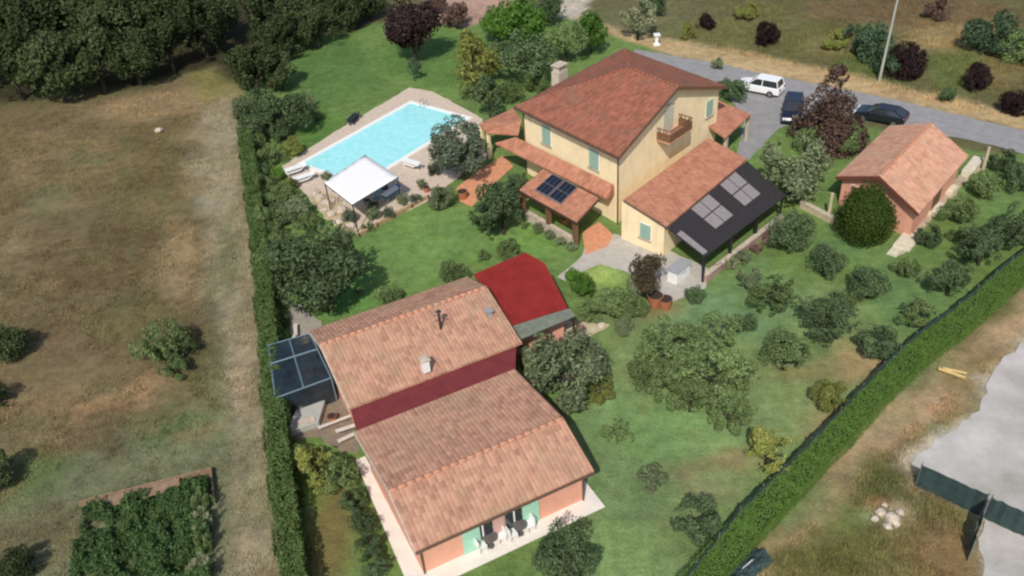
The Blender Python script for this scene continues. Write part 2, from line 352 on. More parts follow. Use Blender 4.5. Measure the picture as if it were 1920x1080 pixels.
sheet('stone_path', PP([(540, 572), (556, 566), (600, 604), (604, 622), (560, 640), (545, 625)]), .012, .8, .12, False, mat('stone_slabs', alb(160, 154, 142), .9, .2, 3, .4, 8))
sheet('work_yard', PP([(528, 660), (600, 628), (668, 790), (672, 850), (640, 850), (600, 820), (536, 826)]), .010, .8, .15, False, mat('dusty_earth', alb(138, 124, 106), .95, .3, 2, .5, 8))

# ------------------------------------------------------------------ materials for buildings
T_house = tile_mat('red_brown_tiles', [alb(112, 74, 58), alb(156, 98, 78), alb(176, 116, 94)], alb(124, 98, 82), .6)
T_barn = tile_mat('weathered_pink_tiles', [alb(140, 104, 86), alb(188, 142, 118), alb(208, 166, 136)], alb(168, 142, 114), .7)
T_porch = tile_mat('brown_terracotta_tiles', [alb(144, 96, 76), alb(186, 128, 102), alb(204, 148, 120)], alb(168, 124, 100), .3)
T_shed = tile_mat('orange_pink_tiles', [alb(170, 124, 100), alb(210, 158, 130), alb(226, 184, 156)], alb(186, 160, 134), .6)
yellow = mat('yellow_plaster', (.90, .73, .46), .85, .10, .9, .05, 20)
def weather(M):
    n = M.node_tree.nodes; l = M.node_tree.links; b = n['Principled BSDF']; src = b.inputs['Base Color'].links[0].from_socket
    geo = n.new('ShaderNodeNewGeometry'); mp = n.new('ShaderNodeMapping'); mp.inputs['Scale'].default_value = (2.2, 2.2, .25); l.new(geo.outputs['Position'], mp.inputs['Vector'])
    t = n.new('ShaderNodeTexNoise'); t.inputs['Scale'].default_value = 1.4; t.inputs['Detail'].default_value = 6; l.new(mp.outputs[0], t.inputs['Vector'])
    mr = n.new('ShaderNodeMapRange'); mr.inputs[1].default_value = .5; mr.inputs[2].default_value = .72; mr.inputs[4].default_value = .45; l.new(t.outputs['Fac'], mr.inputs[0])
    mx = n.new('ShaderNodeMix'); mx.data_type = 'RGBA'; mx.blend_type = 'MULTIPLY'; l.new(mr.outputs[0], mx.inputs[0]); l.new(src, mx.inputs[6]); mx.inputs[7].default_value = (.78, .76, .74, 1); l.new(mx.outputs[2], b.inputs['Base Color'])
weather(yellow)
salmon = mat('salmon_plaster', (.72, .36, .25), .85, .07, 1.2, .05, 20)
weather(salmon)
darkwood = mat('dark_wood', (.05, .032, .022), .7, .3, 4, .2, 12)
brown = mat('brown_wood', (.17, .09, .05), .7, .3, 4, .2, 12)
greysh = mat('green_shutter', (.30, .45, .36), .6, .08, 4)
mint = mat('mint_shutter', (.36, .62, .47), .6, .08, 4)
glass = mat('dark_glass', (.03, .035, .04), .08, .1, 4, spec=.8)
white = mat('white_paint', (.80, .80, .78), .5, .05, 3)
darkmetal = mat('dark_metal', (.05, .05, .055), .45, .2, 3, metal=.6)
copper = mat('copper_gutter', (.16, .10, .07), .5, .2, 3, metal=.5)
stone = mat('pale_stone', alb(196, 182, 164), .9, .25, 3, .5, 6)
maroon = mat('maroon_roofing', (.185, .040, .042), .85, .16, 1.2, .12, 6, spec=.08)
redroof = mat('red_roofing', (.245, .027, .024), .85, .16, 1.0, .12, 6, spec=.08)
greysheet = mat('grey_green_sheeting', alb(116, 122, 108), .7, .25, 3, .2, 8)
terracotta = mat('terracotta', (.42, .16, .08), .8, .15, 5)

def wall_box(mb, A, B, t, z, wd, ht, th, off=.0):
    """box standing proud of wall A->B at metre t (centre), outward is to the right of A->B"""
    d = (B-A).normalized(); o = Vector((d.y, -d.x, 0))
    c = Vector((A.x, A.y, 0))+d*t+o*(off+th/2); mb.box((c.x, c.y, z), d, wd, th, ht)
def window(parent, A, B, t, z, wd, ht, shutter, both=True, frame=white):
    d = (B-A).normalized()
    f = MB(); wall_box(f, A, B, t, z-.05, wd+.14, ht+.1, .03); fo = f.build('window', frame, parent)

    p = MB(); wall_box(p, A, B, t, z, wd, ht, .02, .03); p.build('pane', glass, fo)
    for s in (-1, 1):
        q = MB(); wall_box(q, A, B, t+s*(wd*.75+.05) if both else t+s*wd*.25, z-.02, wd*.5-.02, ht+.04, .035, .055)
        for k_ in range(int(ht/.13)): wall_box(q, A, B, t+s*(wd*.75+.05) if both else t+s*wd*.25, z+.04+k_*.13, wd*.5-.12, .07, .02, .093)
        q.build('shutter', shutter, fo)
    s_ = MB(); wall_box(s_, A, B, t, z-.14, wd+.3, .08, .12, .032); s_.build('sill', stone, fo)
    return fo

# ================================================================== MAIN HOUSE
ze = 6.2
HG, HL = 47.0, 144.5                      # gable wall direction, long facade direction
N = P(1160, 293, ze); dG = D(44.5); dL = D(145.0)
Wc = N-dL*12.2; Ec = N+dG*15.0; Fc = Wc+dG*15.0
def hp(a, b, z): return Vector((N.x, N.y, 0))+dG*a-dL*b+Vector((0, 0, z))      # a along gable, b back along facade
house = empty('house', hp(7.5, 6, 0), 'two-storey yellow house with red-brown tiled roof, green shutters and tiled porches around it', 'house')
rz = 8.85; rb = 5.3                        # ridge height, ridge length before hips
mb = MB()
apex = hp(7.5, 0, rz); nod = hp(7.5, rb*1.0, rz)
mb.slab([hp(0, 12.2, ze), hp(0, 0, ze), apex, nod], .16)
mb.slab([hp(15, 0, ze), hp(15, 12.2, ze), nod, apex], .16)
mb.slab([hp(15, 12.2, ze), hp(0, 12.2, ze), nod], .16)
roof = mb.build('roof', T_house, house)
mb = MB()
for a, b in ((apex, nod), (nod, hp(0, 12.2, ze)), (nod, hp(15, 12.2, ze))):
    a = a+Vector((0, 0, .0)); b = b+Vector((0, 0, .0)); k = int((b-a).length/.42)
    for i in range(k): mb.bar(lerp(a, b, i/k), lerp(a, b, (i+.97)/k), .12, 8, .10)
mb.build('ridge_tiles', tile_mat('ridge_clay', [alb(120, 72, 58), alb(158, 96, 76)]), roof, True)
mb = MB()                                   # verge boards and gutters
mb.slab([hp(-.02, -.06, ze-.02), hp(7.5, -.06, rz-.02), hp(7.5, .10, rz-.02), hp(-.02, .10, ze-.02)], .24)
mb.slab([hp(7.5, -.06, rz-.02), hp(15.02, -.06, ze-.02), hp(15.02, .10, ze-.02), hp(7.5, .10, rz-.02)], .24)
mb.build('verge_board', brown, roof)
mb = MB(); mb.bar(hp(-.1, -.05, ze-.14), hp(-.1, 12.3, ze-.14), .09, 8); mb.bar(hp(15.1, -.05, ze-.14), hp(15.1, 12.3, ze-.14), .09, 8)
mb.bar(hp(0, 12.3, ze-.14), hp(15, 12.3, ze-.14), .09, 8); mb.build('gutter', copper, roof)
# walls: inset 0.45 with gable
i_ = .5
def gz(a): return ze+(rz-ze)*(a/7.5 if a < 7.5 else (15-a)/7.5)-.17
wl_ = [hp(i_, i_, 0), hp(15-i_, i_, 0), hp(15-i_, 12.2-i_, 0), hp(i_, 12.2-i_, 0)]
tp = [hp(i_, i_, gz(i_)), hp(15-i_, i_, gz(i_)), hp(15-i_, 12.2-i_, gz(i_)), hp(i_, 12.2-i_, gz(i_)), hp(7.5, i_, rz-.18)]
mb = MB(); mb.add(wl_+tp, [(0, 1, 5, 8, 4), (1, 2, 6, 5), (2, 3, 7, 6), (3, 0, 4, 7)])
mb.build('wall', yellow, house)
mb = MB()
for a, b in ((i_-.06, i_-.06), (i_-.06, 12.2-i_)): mb = MB(); mb.bar(hp(a, b, 0), hp(a, b, ze-.2), .055, 8); mb.build('downpipe', copper, house)
# windows: long facade upper floor (outward = -dG). wall from W-end to N-end, outward right of A->B
A, B = wl_[3], wl_[0]
for t in (2.9, 8.6): window(house, A, B, t, 3.85, 1.0, 1.5, greysh, False)
A2, B2 = wl_[0], wl_[1]
window(house, A2, B2, 6.6, 7.55, .7, .6, white, False)
# gable balcony
TB = 6.5
bl = MB(); wall_box(bl, A2, B2, TB, 5.0, 3.1, .14, 1.25); bal = bl.build('balcony', mat('balcony_tiles', alb(196, 150, 122), .85, .2, 4), house)
dW = (B2-A2).normalized(); oW = Vector((dW.y, -dW.x, 0)); q0 = Vector((A2.x, A2.y, 5.145))+dW*TB
mb = MB(); mb.box(q0+oW*1.21, dW, 3.1, .08, .62); mb.box(q0+dW*1.51+oW*.6, oW, 1.14, .08, .62); mb.box(q0-dW*1.51+oW*.6, oW, 1.14, .08, .62); mb.build('parapet', brown, bal)
bm_ = MB()
for t in np.linspace(-1.48, 1.48, 14): bm_.bar(q0+dW*t+oW*1.21+Vector((0, 0, .62)), q0+dW*t+oW*1.21+Vector((0, 0, .9)), .03)
for sgn in (-1.5, 1.5):
    for t in (.3, .6, .9): bm_.bar(q0+dW*sgn+oW*t+Vector((0, 0, .62)), q0+dW*sgn+oW*t+Vector((0, 0, .9)), .03)
    bm_.bar(q0+dW*sgn+Vector((0, 0, .92)), q0+dW*sgn+oW*1.25+Vector((0, 0, .92)), .05)
bm_.bar(q0-dW*1.52+oW*1.21+Vector((0, 0, .92)), q0+dW*1.52+oW*1.21+Vector((0, 0, .92)), .055)
bm_.build('railing', brown, bal)
dr = MB(); wall_box(dr, A2, B2, TB, 5.15, 1.4, 1.95, .05); dr.build('balcony_door', mat('pale_door', alb(200, 196, 176), .6, .15, 3), house)
# dark opening on gable right
window(house, A2, B2, 12.6, 4.2, .9, 1.3, greysh, False)
# right return wall windows
window(house, wl_[1], wl_[2], 3.5, 3.9, 1.0, 1.4, greysh); window(house, wl_[1], wl_[2], 8.2, 3.9, 1.0, 1.4, greysh)
# skirt roof along the facade
mb = MB()
mb.slab([P(928, 268, 2.6), P(1138, 372, 2.6), P(1150, 346, 3.35), P(967, 257, 3.35)], .14)
mb.slab([P(1138, 372, 2.6), P(1160, 356, 2.6), P(1150, 346, 3.35)], .14)
sk = mb.build('skirt_roof', T_porch, house)
# small hipped porch at the far end
mb = MB(); p0, p1, p2, p3 = P(912, 248, 2.7), P(898, 232, 2.7), P(962, 203, 2.9), P(978, 226, 3.3)
mb.slab([p0, p1, p2, p3], .14); mb.slab([p0, p3, P(972, 252, 2.75)], .14); mb.build('porch_roof', T_porch, house)
mb = MB()
for q in (P(915, 247, 2.6), P(902, 233, 2.6)): mb = MB(); mb.box((q.x, q.y, 0), dG, .25, .25, 2.55); mb.build('porch_pillar', yellow, house)
# solar porch
zs0, zs1 = 2.45, 3.0
SA, SB = P(973, 356, zs0), P(1080, 416, zs0); SC, SD = P(1122, 371, zs1), P(1018, 317, zs1)
mb = MB(); mb.slab([SA, SB, SC, SD], .14); sp = mb.build('porch_roof', T_porch, house)
sp['label'] = 'tiled porch roof carrying two solar panels'
def inroof(u, v): return lerp(lerp(SA, SB, u), lerp(SD, SC, u), v)
upn = (SB-SA).cross(SD-SA).normalized()
if upn.z < 0: upn = -upn
solar = mat('solar_cells', (.010, .011, .018), .12, .1, 3, spec=.9)
for u0, u1 in ((.20, .42), (.44, .66)):
    mb = MB(); mb.slab([inroof(u0, .22)+upn*.16, inroof(u1, .22)+upn*.16, inroof(u1, .97)+upn*.16, inroof(u0, .97)+upn*.16], .05)
    s = mb.build('solar_panel', mat('panel_frame', (.35, .36, .38), .4, .1, 3, metal=.6), sp)
    mb = MB()
    for i in range(3):
        for j in range(2):
            a0 = lerp(u0+.006, u1-.006, i/3)+.002; a1 = lerp(u0+.006, u1-.006, (i+1)/3)-.002
            b0 = lerp(.24, .95, j/2)+.008; b1 = lerp(.24, .95, (j+1)/2)-.008
            mb.slab([inroof(a0, b0)+upn*.166, inroof(a1, b0)+upn*.166, inroof(a1, b1)+upn*.166, inroof(a0, b1)+upn*.166], .004)
    mb.build('cells', solar, s)
mb = MB()
for a, b in ((.03, .06), (.5, .06), (.96, .06)):
    q = inroof(a, b); mb = MB(); mb.box((q.x, q.y, 0), dL, .32, .32, q.z-.15); mb.build('porch_pillar', brown, house)
mb = MB(); q = lerp(SA, SB, .02); q2 = lerp(SA, SB, .98); mb.bar(q+Vector((0, 0, -.18)), q2+Vector((0, 0, -.18)), .08); q = SB; mb.bar(SB+Vector((0, 0, -.2)), SC+Vector((0, 0, -.2)), .08)
mb.build('porch_beam', darkwood, house)
mb = MB(); dn_ = Vector((0, 0, -.02)); mb.slab([SA+dn_-dG*.04, SB+dn_-dG*.04, SB+dn_-dG*.002, SA+dn_-dG*.002], .22); mb.build('fascia', darkwood, sp)
mb = MB(); a = lerp(SA, SB, .08); b = lerp(SA, SB, .95)
mb.prism([a.xy.to_3d(), b.xy.to_3d(), (b.xy.to_3d()+dG*.35), (a.xy.to_3d()+dG*.35)], 0, .75); mb.build('porch_parapet', stone, house)
# chimney at the back left
cc = P(1049, 128, 5.2); mb = MB(); mb.box((cc.x, cc.y, 0), dG, 1.3, .9, 5.0); ch = mb.build('chimney', stone, house)
mb = MB(); mb.box((cc.x, cc.y, 5.003), dG, 1.0, .7, .5); mb.box((cc.x, cc.y, 5.5), dG, 1.3, 1.0, .12); mb.build('chimney_cap', stone, ch)
# single storey wing
q = [P(1250, 424, 2.75), P(1400, 298, 2.75), P(1328, 258, 3.45), P(1170, 374, 3.45)]
mb = MB(); mb.slab(q, .16); wr = mb.build('wing_roof', T_porch, house)
wa = [P(1166, 378, 3.2), P(1246, 424, 2.6), P(1396, 302, 2.6), P(1330, 262, 3.2)]
wa = [Vector((v.x, v.y, 0)) for v in wa]
hz = [3.28, 2.6, 2.6, 3.25]
mb = MB(); mb.add(wa+[Vector((v.x, v.y, h)) for v, h in zip(wa, hz)], [(0, 1, 5, 4), (1, 2, 6, 5), (2, 3, 7, 6), (3, 0, 4, 7)]); mb.build('wing_wall', yellow, house)
window(house, wa[0], wa[1], 2.2, .95, .9, 1.15, greysh, False)
mb = MB(); v0, v1 = q[3], q[0]; mb.bar(v0+Vector((0, 0, -.12)), v1+Vector((0, 0, -.12)), .08); mb.build('wing_gutter', copper, wr if False else house)
window(house, wa[1], wa[2], 3.0, .9, 1.2, 1.2, greysh); window(house, wa[1], wa[2], 7.6, .9, 1.2, 1.2, greysh)
# entrance porch on the right
q = [P(1360, 258, 2.7), P(1408, 214, 2.7), P(1338, 184, 3.3), P(1316, 228, 3.3)]
mb = MB(); mb.slab(q, .14); mb.build('entrance_roof', T_porch, house)
for px, py in ((1404, 214), (1362, 254)):
    v = P(px, py, 2.5); mb = MB(); mb.box((v.x, v.y, 0), dG, .28, .28, 2.55); mb.build('entrance_pillar', stone, house)

# shingle pergola with skylights
z1, z2 = 2.72, 2.35
PA, PB, PC, PD = P(1252, 426, z1), P(1401, 302, z1), P(1474, 366, z2), P(1322, 481, z2)
perg = empty('pergola', P(1362, 400, 0), 'dark shingle lean-to pergola with two pale skylights beside the yellow wing', 'pergola')
shingle = mat('dark_shingles', (.035, .031, .033), .9, .35, 5, .5, 12)
mb = MB(); mb.slab([PD, PC, PB, PA], .10); pr = mb.build('roof', shingle, perg)
def ip(u, v): return lerp(lerp(PA, PB, u), lerp(PD, PC, u), v)
poly = mat('polycarbonate', alb(150, 142, 140), .35, .12, 3)
pn = (PC-PD).cross(PA-PD).normalized(); pn = pn if pn.z > 0 else -pn
for u0, u1, v0 in ((.26, .48, .02), (.62, .83, .02)):
    mb = MB()
    for k in range(2):
        for (va, vb) in ((v0, v0+.32), (v0+.35, v0+.66)) if k == 0 else ((v0, v0+.32), (v0+.35, v0+.66)):
            a0 = lerp(u0, u1, k/2)+.004; a1 = lerp(u0, u1, (k+1)/2)-.004
            mb.slab([ip(a0, vb)+pn*.03, ip(a1, vb)+pn*.03, ip(a1, va)+pn*.03, ip(a0, va)+pn*.03], .02)
    mb.build('skylight', poly, pr)
mb = MB(); mb.slab([ip(.0, .25)+pn*.03, ip(.05, .25)+pn*.03, ip(.05, .95)+pn*.03, ip(.0, .95)+pn*.03], .02); mb.build('edge_strip', poly, pr)
for u in (.02, .34, .66, .98):
    v = ip(u, .95); mb = MB(); mb.box((v.x, v.y, 0), dG, .14, .14, v.z-.1); mb.build('post', darkmetal, perg)
mb = MB(); mb.bar(ip(0, .97)-Vector((0, 0, .16)), ip(1, .97)-Vector((0, 0, .16)), .08); mb.bar(ip(0.01, 0)-Vector((0, 0, .17)), ip(.01, 1)-Vector((0, 0, .17)), .07); mb.build('beam', darkmetal, perg)
wv0 = Vector((*ip(.03, 1.02).xy, 0)); wv1 = Vector((*ip(1.0, 1.02).xy, 0)); nn_ = Vector((-(wv1-wv0).y, (wv1-wv0).x, 0)).normalized()
lw = empty('low_wall', (wv0+wv1)/2, 'low pinkish stone wall along the open edge of the pergola', 'wall')
mb = MB(); mb.prism([wv0, wv1, wv1+nn_*.3, wv0+nn_*.3], 0, .6); mb.build('masonry', mat('pink_stone', alb(178, 148, 140), .9, .3, 4, .5, 7), lw)
mb = MB(); mb.prism([wv0-nn_*.04, wv1-nn_*.04, wv1+nn_*.34, wv0+nn_*.34], .6, .66); mb.build('coping', stone, lw)
# outdoor cabinet
v = P(1272, 520, 0); cab = empty('outdoor_cabinet', v, 'white outdoor kitchen cabinet with grey worktop under the pergola corner', 'cabinet')
mb = MB(); mb.box(v, dG, 1.7, .75, .95); mb.build('cabinet', white, cab, bevel=.02)
mb = MB(); mb.box(v+Vector((0, 0, .953)), dG, 1.85, .95, .06); mb.build('worktop', mat('grey_worktop', (.34, .35, .36), .4, .1, 3), cab)
dd_ = Vector((dG.y, -dG.x, 0))
for s in (-.42, .42):
    mb = MB(); mb.box(v+dd_*.385+dG*s+Vector((0, 0, .1)), dG, .78, .02, .78); dor = mb.build('door', white, cab)
    mb = MB(); mb.box(v+dd_*.41+dG*(s*.3)+Vector((0, 0, .5)), dG, .03, .03, .2); mb.build('handle', darkmetal, cab)

# ================================================================== BARNS
U = D(65.4); W = D(155.4)              # along the ridge, towards the camera
def barn(name, label, nl, length, zf, ridge_d, zr, depth, zfar, wallm, overhang=.45, skew=0):
    A = P(*nl, zf)                     # near-left eave corner
    def b(a, d, z): return Vector((A.x, A.y, 0))+U*a-W*d+Vector((0, 0, z))
    root = empty(name, b(length/2, depth/2, 0), label, 'farm building')
    mb = MB(); mb.slab([b(0, 0, zf), b(length, 0, zf), b(length, ridge_d, zr), b(0, ridge_d, zr)], .16)
    mb.slab([b(length, depth, zfar), b(0, depth, zfar), b(0, ridge_d, zr), b(length, ridge_d, zr)], .16)
    rf = mb.build('roof', T_barn, root)
    mb = MB(); k = int(length/.45)
    for i in range(k): mb.bar(b(length*i/k, ridge_d, zr), b(length*(i+.97)/k, ridge_d, zr), .12, 8, .10)
    mb.build('ridge_tiles', tile_mat('barn_ridge', [alb(170, 122, 100), alb(205, 150, 122)]), rf, True)
    for a in (0, length):
        s = -1 if a == 0 else 1
        mb = MB(); mb.slab([b(a, -.03, zf-.02), b(a+s*.07, -.03, zf-.02), b(a+s*.07, ridge_d, zr-.02), b(a, ridge_d, zr-.02)], .2)
        mb.slab([b(a, ridge_d, zr-.02), b(a+s*.07, ridge_d, zr-.02), b(a+s*.07, depth, zfar-.02), b(a, depth, zfar-.02)], .2)
        mb.build('verge', stone if a == 0 else darkwood, rf)
    o = overhang; e = .3
    sl = (zr-zf)/ridge_d; s2 = (zr-zfar)/(depth-ridge_d)
    pts = [b(e, o, 0), b(length-e, o, 0), b(length-e, depth-o, 0), b(e, depth-o, 0)]
    top = [b(e, o, zf+sl*o-.18), b(length-e, o, zf+sl*o-.18), b(length-e, depth-o, zfar+s2*o-.18), b(e, depth-o, zfar+s2*o-.18), b(e, ridge_d, zr-.19), b(length-e, ridge_d, zr-.19)]
    mb = MB(); mb.add(pts+top, [(0, 1, 5, 4), (1, 2, 6, 9, 5), (2, 3, 7, 6), (3, 0, 4, 8, 7)])
    mb.build('wall', wallm, root)
    return root, rf, b, pts
ub, ubr, ubf, ubw = barn('farm_building', 'long low building with weathered pink tiled roof carrying two flues, next to the red roof', (655, 765), 10.9, 2.6, 4.6, 3.9, 7.75, 2.8, salmon)
lb, lbr, lbf, lbw = barn('farm_building', 'nearest building with pinkish tiled roof, salmon walls and mint green doors opening on the terrace', (779, 1033), 9.7, 2.6, 3.0, 3.72, 8.65, 2.85, salmon, .55)
# flues on the upper roof
def onroof(px, py, z): return P(px, py, z)
v = P(798, 690, 3.1); mb = MB(); mb.box((v.x, v.y, 2.9), U, .42, .42, .85); fl = mb.build('chimney', white, ubr)
mb = MB(); mb.box((v.x, v.y, 3.75), U, .56, .56, .08); mb.box((v.x, v.y, 3.83), U, .3, .3, .14); mb.build('chimney_cap', stone, fl)
v = P(826, 612, 3.6); mb = MB(); mb.bar((v.x, v.y, 3.4), (v.x, v.y, 4.7), .07, 8); mb.bar((v.x, v.y, 4.72), (v.x, v.y, 4.85), .19, 8, .05)
mb.bar((v.x-.35, v.y+.1, 4.4), (v.x+.35, v.y-.1, 4.4), .025); mb.bar((v.x-.3, v.y-.2, 4.15), (v.x+.3, v.y+.2, 4.15), .025); mb.build('flue', darkmetal, ubr)
v = P(917, 592, 3.3); mb = MB(); mb.box((v.x, v.y, 3.1), U, .35, .35, .6); mb.box((v.x, v.y, 3.7), U, .5, .5, .07); mb.build('vent', mat('grey_flue', (.32, .30, .30), .6, .2, 4), ubr)
# maroon strip linking the two
v0, v1 = lbf(-.0, 0, 0), None
a0 = ubf(.15, -.0, 0); 
def low(p, z): return Vector((p.x, p.y, z))
link = empty('linking_roof', ubf(5.4, -.5, 0), 'flat maroon strip roof linking the two pink tiled buildings', 'roof')
g0, g1 = ubf(.1, .35, 2.38), ubf(10.7, .35, 2.38); h0, h1 = lbf(.1, 8.45, 2.50), lbf(9.6, 8.45, 2.50)
mb = MB(); mb.slab([h0, h1, g1, g0], .12); mb.build('sheet', maroon, link)
mb = MB(); mb.prism([g0+W*.1+U*.3, g1+W*.1-U*.4, h1-W*.1-U*.3, h0-W*.1+U*.3], 0, 2.26); mb.build('wall', salmon, link)
# red roof annex
ra = [P(888, 514, 3.3), P(985, 473, 3.3), P(1022, 494, 3.2), P(1064, 577, 2.75), P(958, 610, 2.75)]
annex = empty('annex', Vector((*P(980, 560, 2).xy, 0)), 'dark red flat-roofed annex at the right end of the flued pink building', 'farm building')
mb = MB(); mb.slab([ra[4], ra[3], ra[2], ra[1], ra[0]], .14); mb.build('roof', redroof, annex)
mb = MB()
for k_ in range(1, 12):
    t_ = k_/12; a_ = lerp(ra[4], ra[3], t_); b_ = lerp(ra[0], lerp(ra[1], ra[2], .4), t_)
    mb.bar(a_+Vector((0, 0, .01)), b_+Vector((0, 0, .01)), .022, 5)
mb.build('seams', redroof, annex)
rs = [P(975, 636, 2.45), P(1078, 592, 2.45), P(1068, 578, 2.68), P(956, 611, 2.68)]
mb = MB(); mb.slab(rs, .08); mb.build('canopy_sheet', greysheet, annex)
cx_ = sum((v.xy for v in ra), Vector((0, 0)))/5
mb = MB(); mb.prism([lerp(Vector((*v.xy, 0)), Vector((*cx_, 0)), .1) for v in ra], 0, 2.55); mb.build('wall', salmon, annex)
for v in (rs[0], lerp(rs[0], rs[1], .5), rs[1]):
    v = lerp(v, Vector((*cx_, 0)), .03); mb = MB(); mb.box((v.x, v.y, 0), U, .12, .12, 2.38); mb.build('post', darkwood, annex)

# near facade doors, windows, shutters
A, B = lbw[0], lbw[1]
def place_px(px, py, z=1.2):           # metre along facade nearest to a pixel on it
    v = P(px, py, z); return (v-A).dot((B-A).normalized())
for px, py in ((908, 1000), (966, 972)):
    t = place_px(px, py)
    f = MB(); wall_box(f, A, B, t, 0.05, 1.35, 2.15, .04); fo = f.build('glass_door', white, lb)
    for s in (-1, 1):
        p = MB(); wall_box(p, A, B, t+s*.31, .15, .52, 1.95, .02, .04); p.build('pane', glass, fo)
for px, py, wd in ((886, 1010, .95), (997, 958, .95)):
    q = MB(); wall_box(q, A, B, place_px(px, py), .06, wd, 2.12, .06, .01); q.build('shutter', mint, lb)
q = MB(); wall_box(q, A, B, place_px(938, 985), .06, .7, 2.1, .05, .01); q.build('door', mat('pink_door', (.55, .34, .30), .7, .1, 3), lb)
mb = MB(); mb.bar(lbf(-.02, -.05, 2.46), lbf(9.72, -.05, 2.46), .07, 8); mb.build('gutter', copper, lbr)
for s, a in ((0, .35), (1, 9.35)):
    mb = MB(); mb.bar(lbf(a, .5, 0), lbf(a, .5, 2.5), .05, 8); mb.build('downpipe', copper, lb)
mb = MB(); mb.prism([lbf(-.66, -.42, 0), lbf(10.1, -.42, 0), lbf(10.1, 2.2, 0), lbf(9.2, 2.2, 0), lbf(9.2, .7, 0), lbf(.4, .7, 0), lbf(.4, 9.4, 0), lbf(-.2, 9.4, 0)], -.15, .05)
tag(mb.build('terrace', concrete), kind='structure')

# ================================================================== BRICK SHED
sL, sR, sA = P(1567, 331, 2.5), P(1716, 404, 2.5), P(1642, 329, 3.9)
dS = D(43.0); LS = 10.4
shed = empty('shed', Vector((*((sL+sR)/2+dS*5).xy, 0)), 'salmon-walled outbuilding with orange-pink tiled gable roof behind the round conifer', 'shed')
sp_ = D(148.0)
sR = sL+sp_*7.1; sA = Vector((*((sL+sR)/2).xy, 4.0))
mb = MB(); mb.slab([sR, sR+dS*LS, sA+dS*LS, sA], .16); mb.slab([sL+dS*LS, sL, sA, sA+dS*LS], .16)
sr_ = mb.build('roof', T_shed, shed)
mb = MB()
for i in range(24): mb.bar(sA+dS*LS*i/24, sA+dS*LS*(i+.97)/24, .12, 8, .10)
mb.build('ridge_tiles', tile_mat('shed_ridge', [alb(176, 122, 96), alb(215, 155, 122)]), sr_, True)
mb = MB(); dn = -dS*.05
for a, b in ((sL, sA), (sA, sR)): mb.slab([a+dn, b+dn, b-dn, a-dn], .24)
mb.build('verge_board', mat('red_brown_wood', (.16, .05, .03), .7, .2, 4), sr_)
e = .45; pts = [sL+sp_*e+dS*.5, sR-sp_*e+dS*.5, sR-sp_*e+dS*(LS-.4), sL+sp_*e+dS*(LS-.4)]
slp = (4.0-2.5)/3.55
top = [Vector((*p.xy, 2.5+slp*e-.18)) for p in pts]+[Vector((*(sA+dS*.5).xy, 3.8)), Vector((*(sA+dS*(LS-.4)).xy, 3.8))]
pts = [Vector((*p.xy, 0)) for p in pts]
mb = MB(); mb.add(pts+top, [(0, 1, 5, 8, 4), (1, 2, 6, 5), (2, 3, 7, 9, 6), (3, 0, 4, 7)]); mb.build('wall', salmon, shed)
window(shed, pts[0], pts[1], 1.3, 1.0, .8, 1.1, mat('brown_shutter', (.2, .09, .05), .6, .1, 4), False)
mb = MB(); wall_box(mb, pts[0], pts[1], 3.4, .05, 1.2, 2.1, .06); mb.build('door', brown, shed)
mb = MB(); wall_box(mb, pts[1], pts[2], 5, .05, 1.6, 2.1, .06); mb.build('door', brown, shed)

# ================================================================== POOL
pa, pb = P(556, 309, 0), P(770, 190, 0); du = (pb-pa).normalized(); dv = Vector((du.y, -du.x, 0))
LP, WP = (pb-pa).length, 8.1
def pq(a, b, z=0): return pa+du*a+dv*b+Vector((0, 0, z))
pool = empty('swimming_pool', pq(LP/2, WP/2), 'rectangular turquoise swimming pool with white coping in tan paving', 'pool')
mb = MB(); c = .42
for poly_ in ([pq(-.0, 0), pq(LP, 0), pq(LP, c), pq(0, c)], [pq(0, WP-c), pq(LP, WP-c), pq(LP, WP), pq(0, WP)], [pq(0, c), pq(c, c), pq(c, WP-c), pq(0, WP-c)], [pq(LP-c, c), pq(LP, c), pq(LP, WP-c), pq(LP-c, WP-c)]):
    mb.prism(poly_, -.02, .09)
mb.build('coping', mat('white_coping', (.82, .80, .76), .6, .05, 3), pool)
def water_mat():
    M = bpy.data.materials.new('pool_water'); M.use_nodes = True; n = M.node_tree.nodes; l = M.node_tree.links
    b = n['Principled BSDF']; b.inputs['Roughness'].default_value = .06
    geo = n.new('ShaderNodeNewGeometry'); t = n.new('ShaderNodeTexNoise'); t.inputs['Scale'].default_value = 1.6; t.inputs['Detail'].default_value = 4; l.new(geo.outputs['Position'], t.inputs['Vector'])
    r = n.new('ShaderNodeValToRGB'); r.color_ramp.elements[0].position = .3; r.color_ramp.elements[1].position = .75
    r.color_ramp.elements[0].color = (.30, .74, .76, 1); r.color_ramp.elements[1].color = (.46, .84, .85, 1); l.new(t.outputs['Fac'], r.inputs[0]); l.new(r.outputs[0], b.inputs['Base Color'])
    bp = n.new('ShaderNodeBump'); bp.inputs['Strength'].default_value = .12; t2 = n.new('ShaderNodeTexNoise'); t2.inputs['Scale'].default_value = 5; l.new(geo.outputs['Position'], t2.inputs['Vector']); l.new(t2.outputs['Fac'], bp.inputs['Height']); l.new(bp.outputs[0], b.inputs['Normal'])
    return M
mb = MB(); mb.prism([pq(c, c), pq(LP-c, c), pq(LP-c, WP-c), pq(c, WP-c)], -.02, .03); mb.build('water', water_mat(), pool)
mb = MB(); q = pq(LP-.2, 2.2)
for s in (-.25, .25):
    pts = [q+dv*s+Vector((0, 0, .08)), q+dv*s+Vector((0, 0, .75)), q+dv*s-du*.5+Vector((0, 0, .75)), q+dv*s-du*.6+Vector((0, 0, .05))]
    for i in range(3): mb.bar(pts[i], pts[i+1], .03)
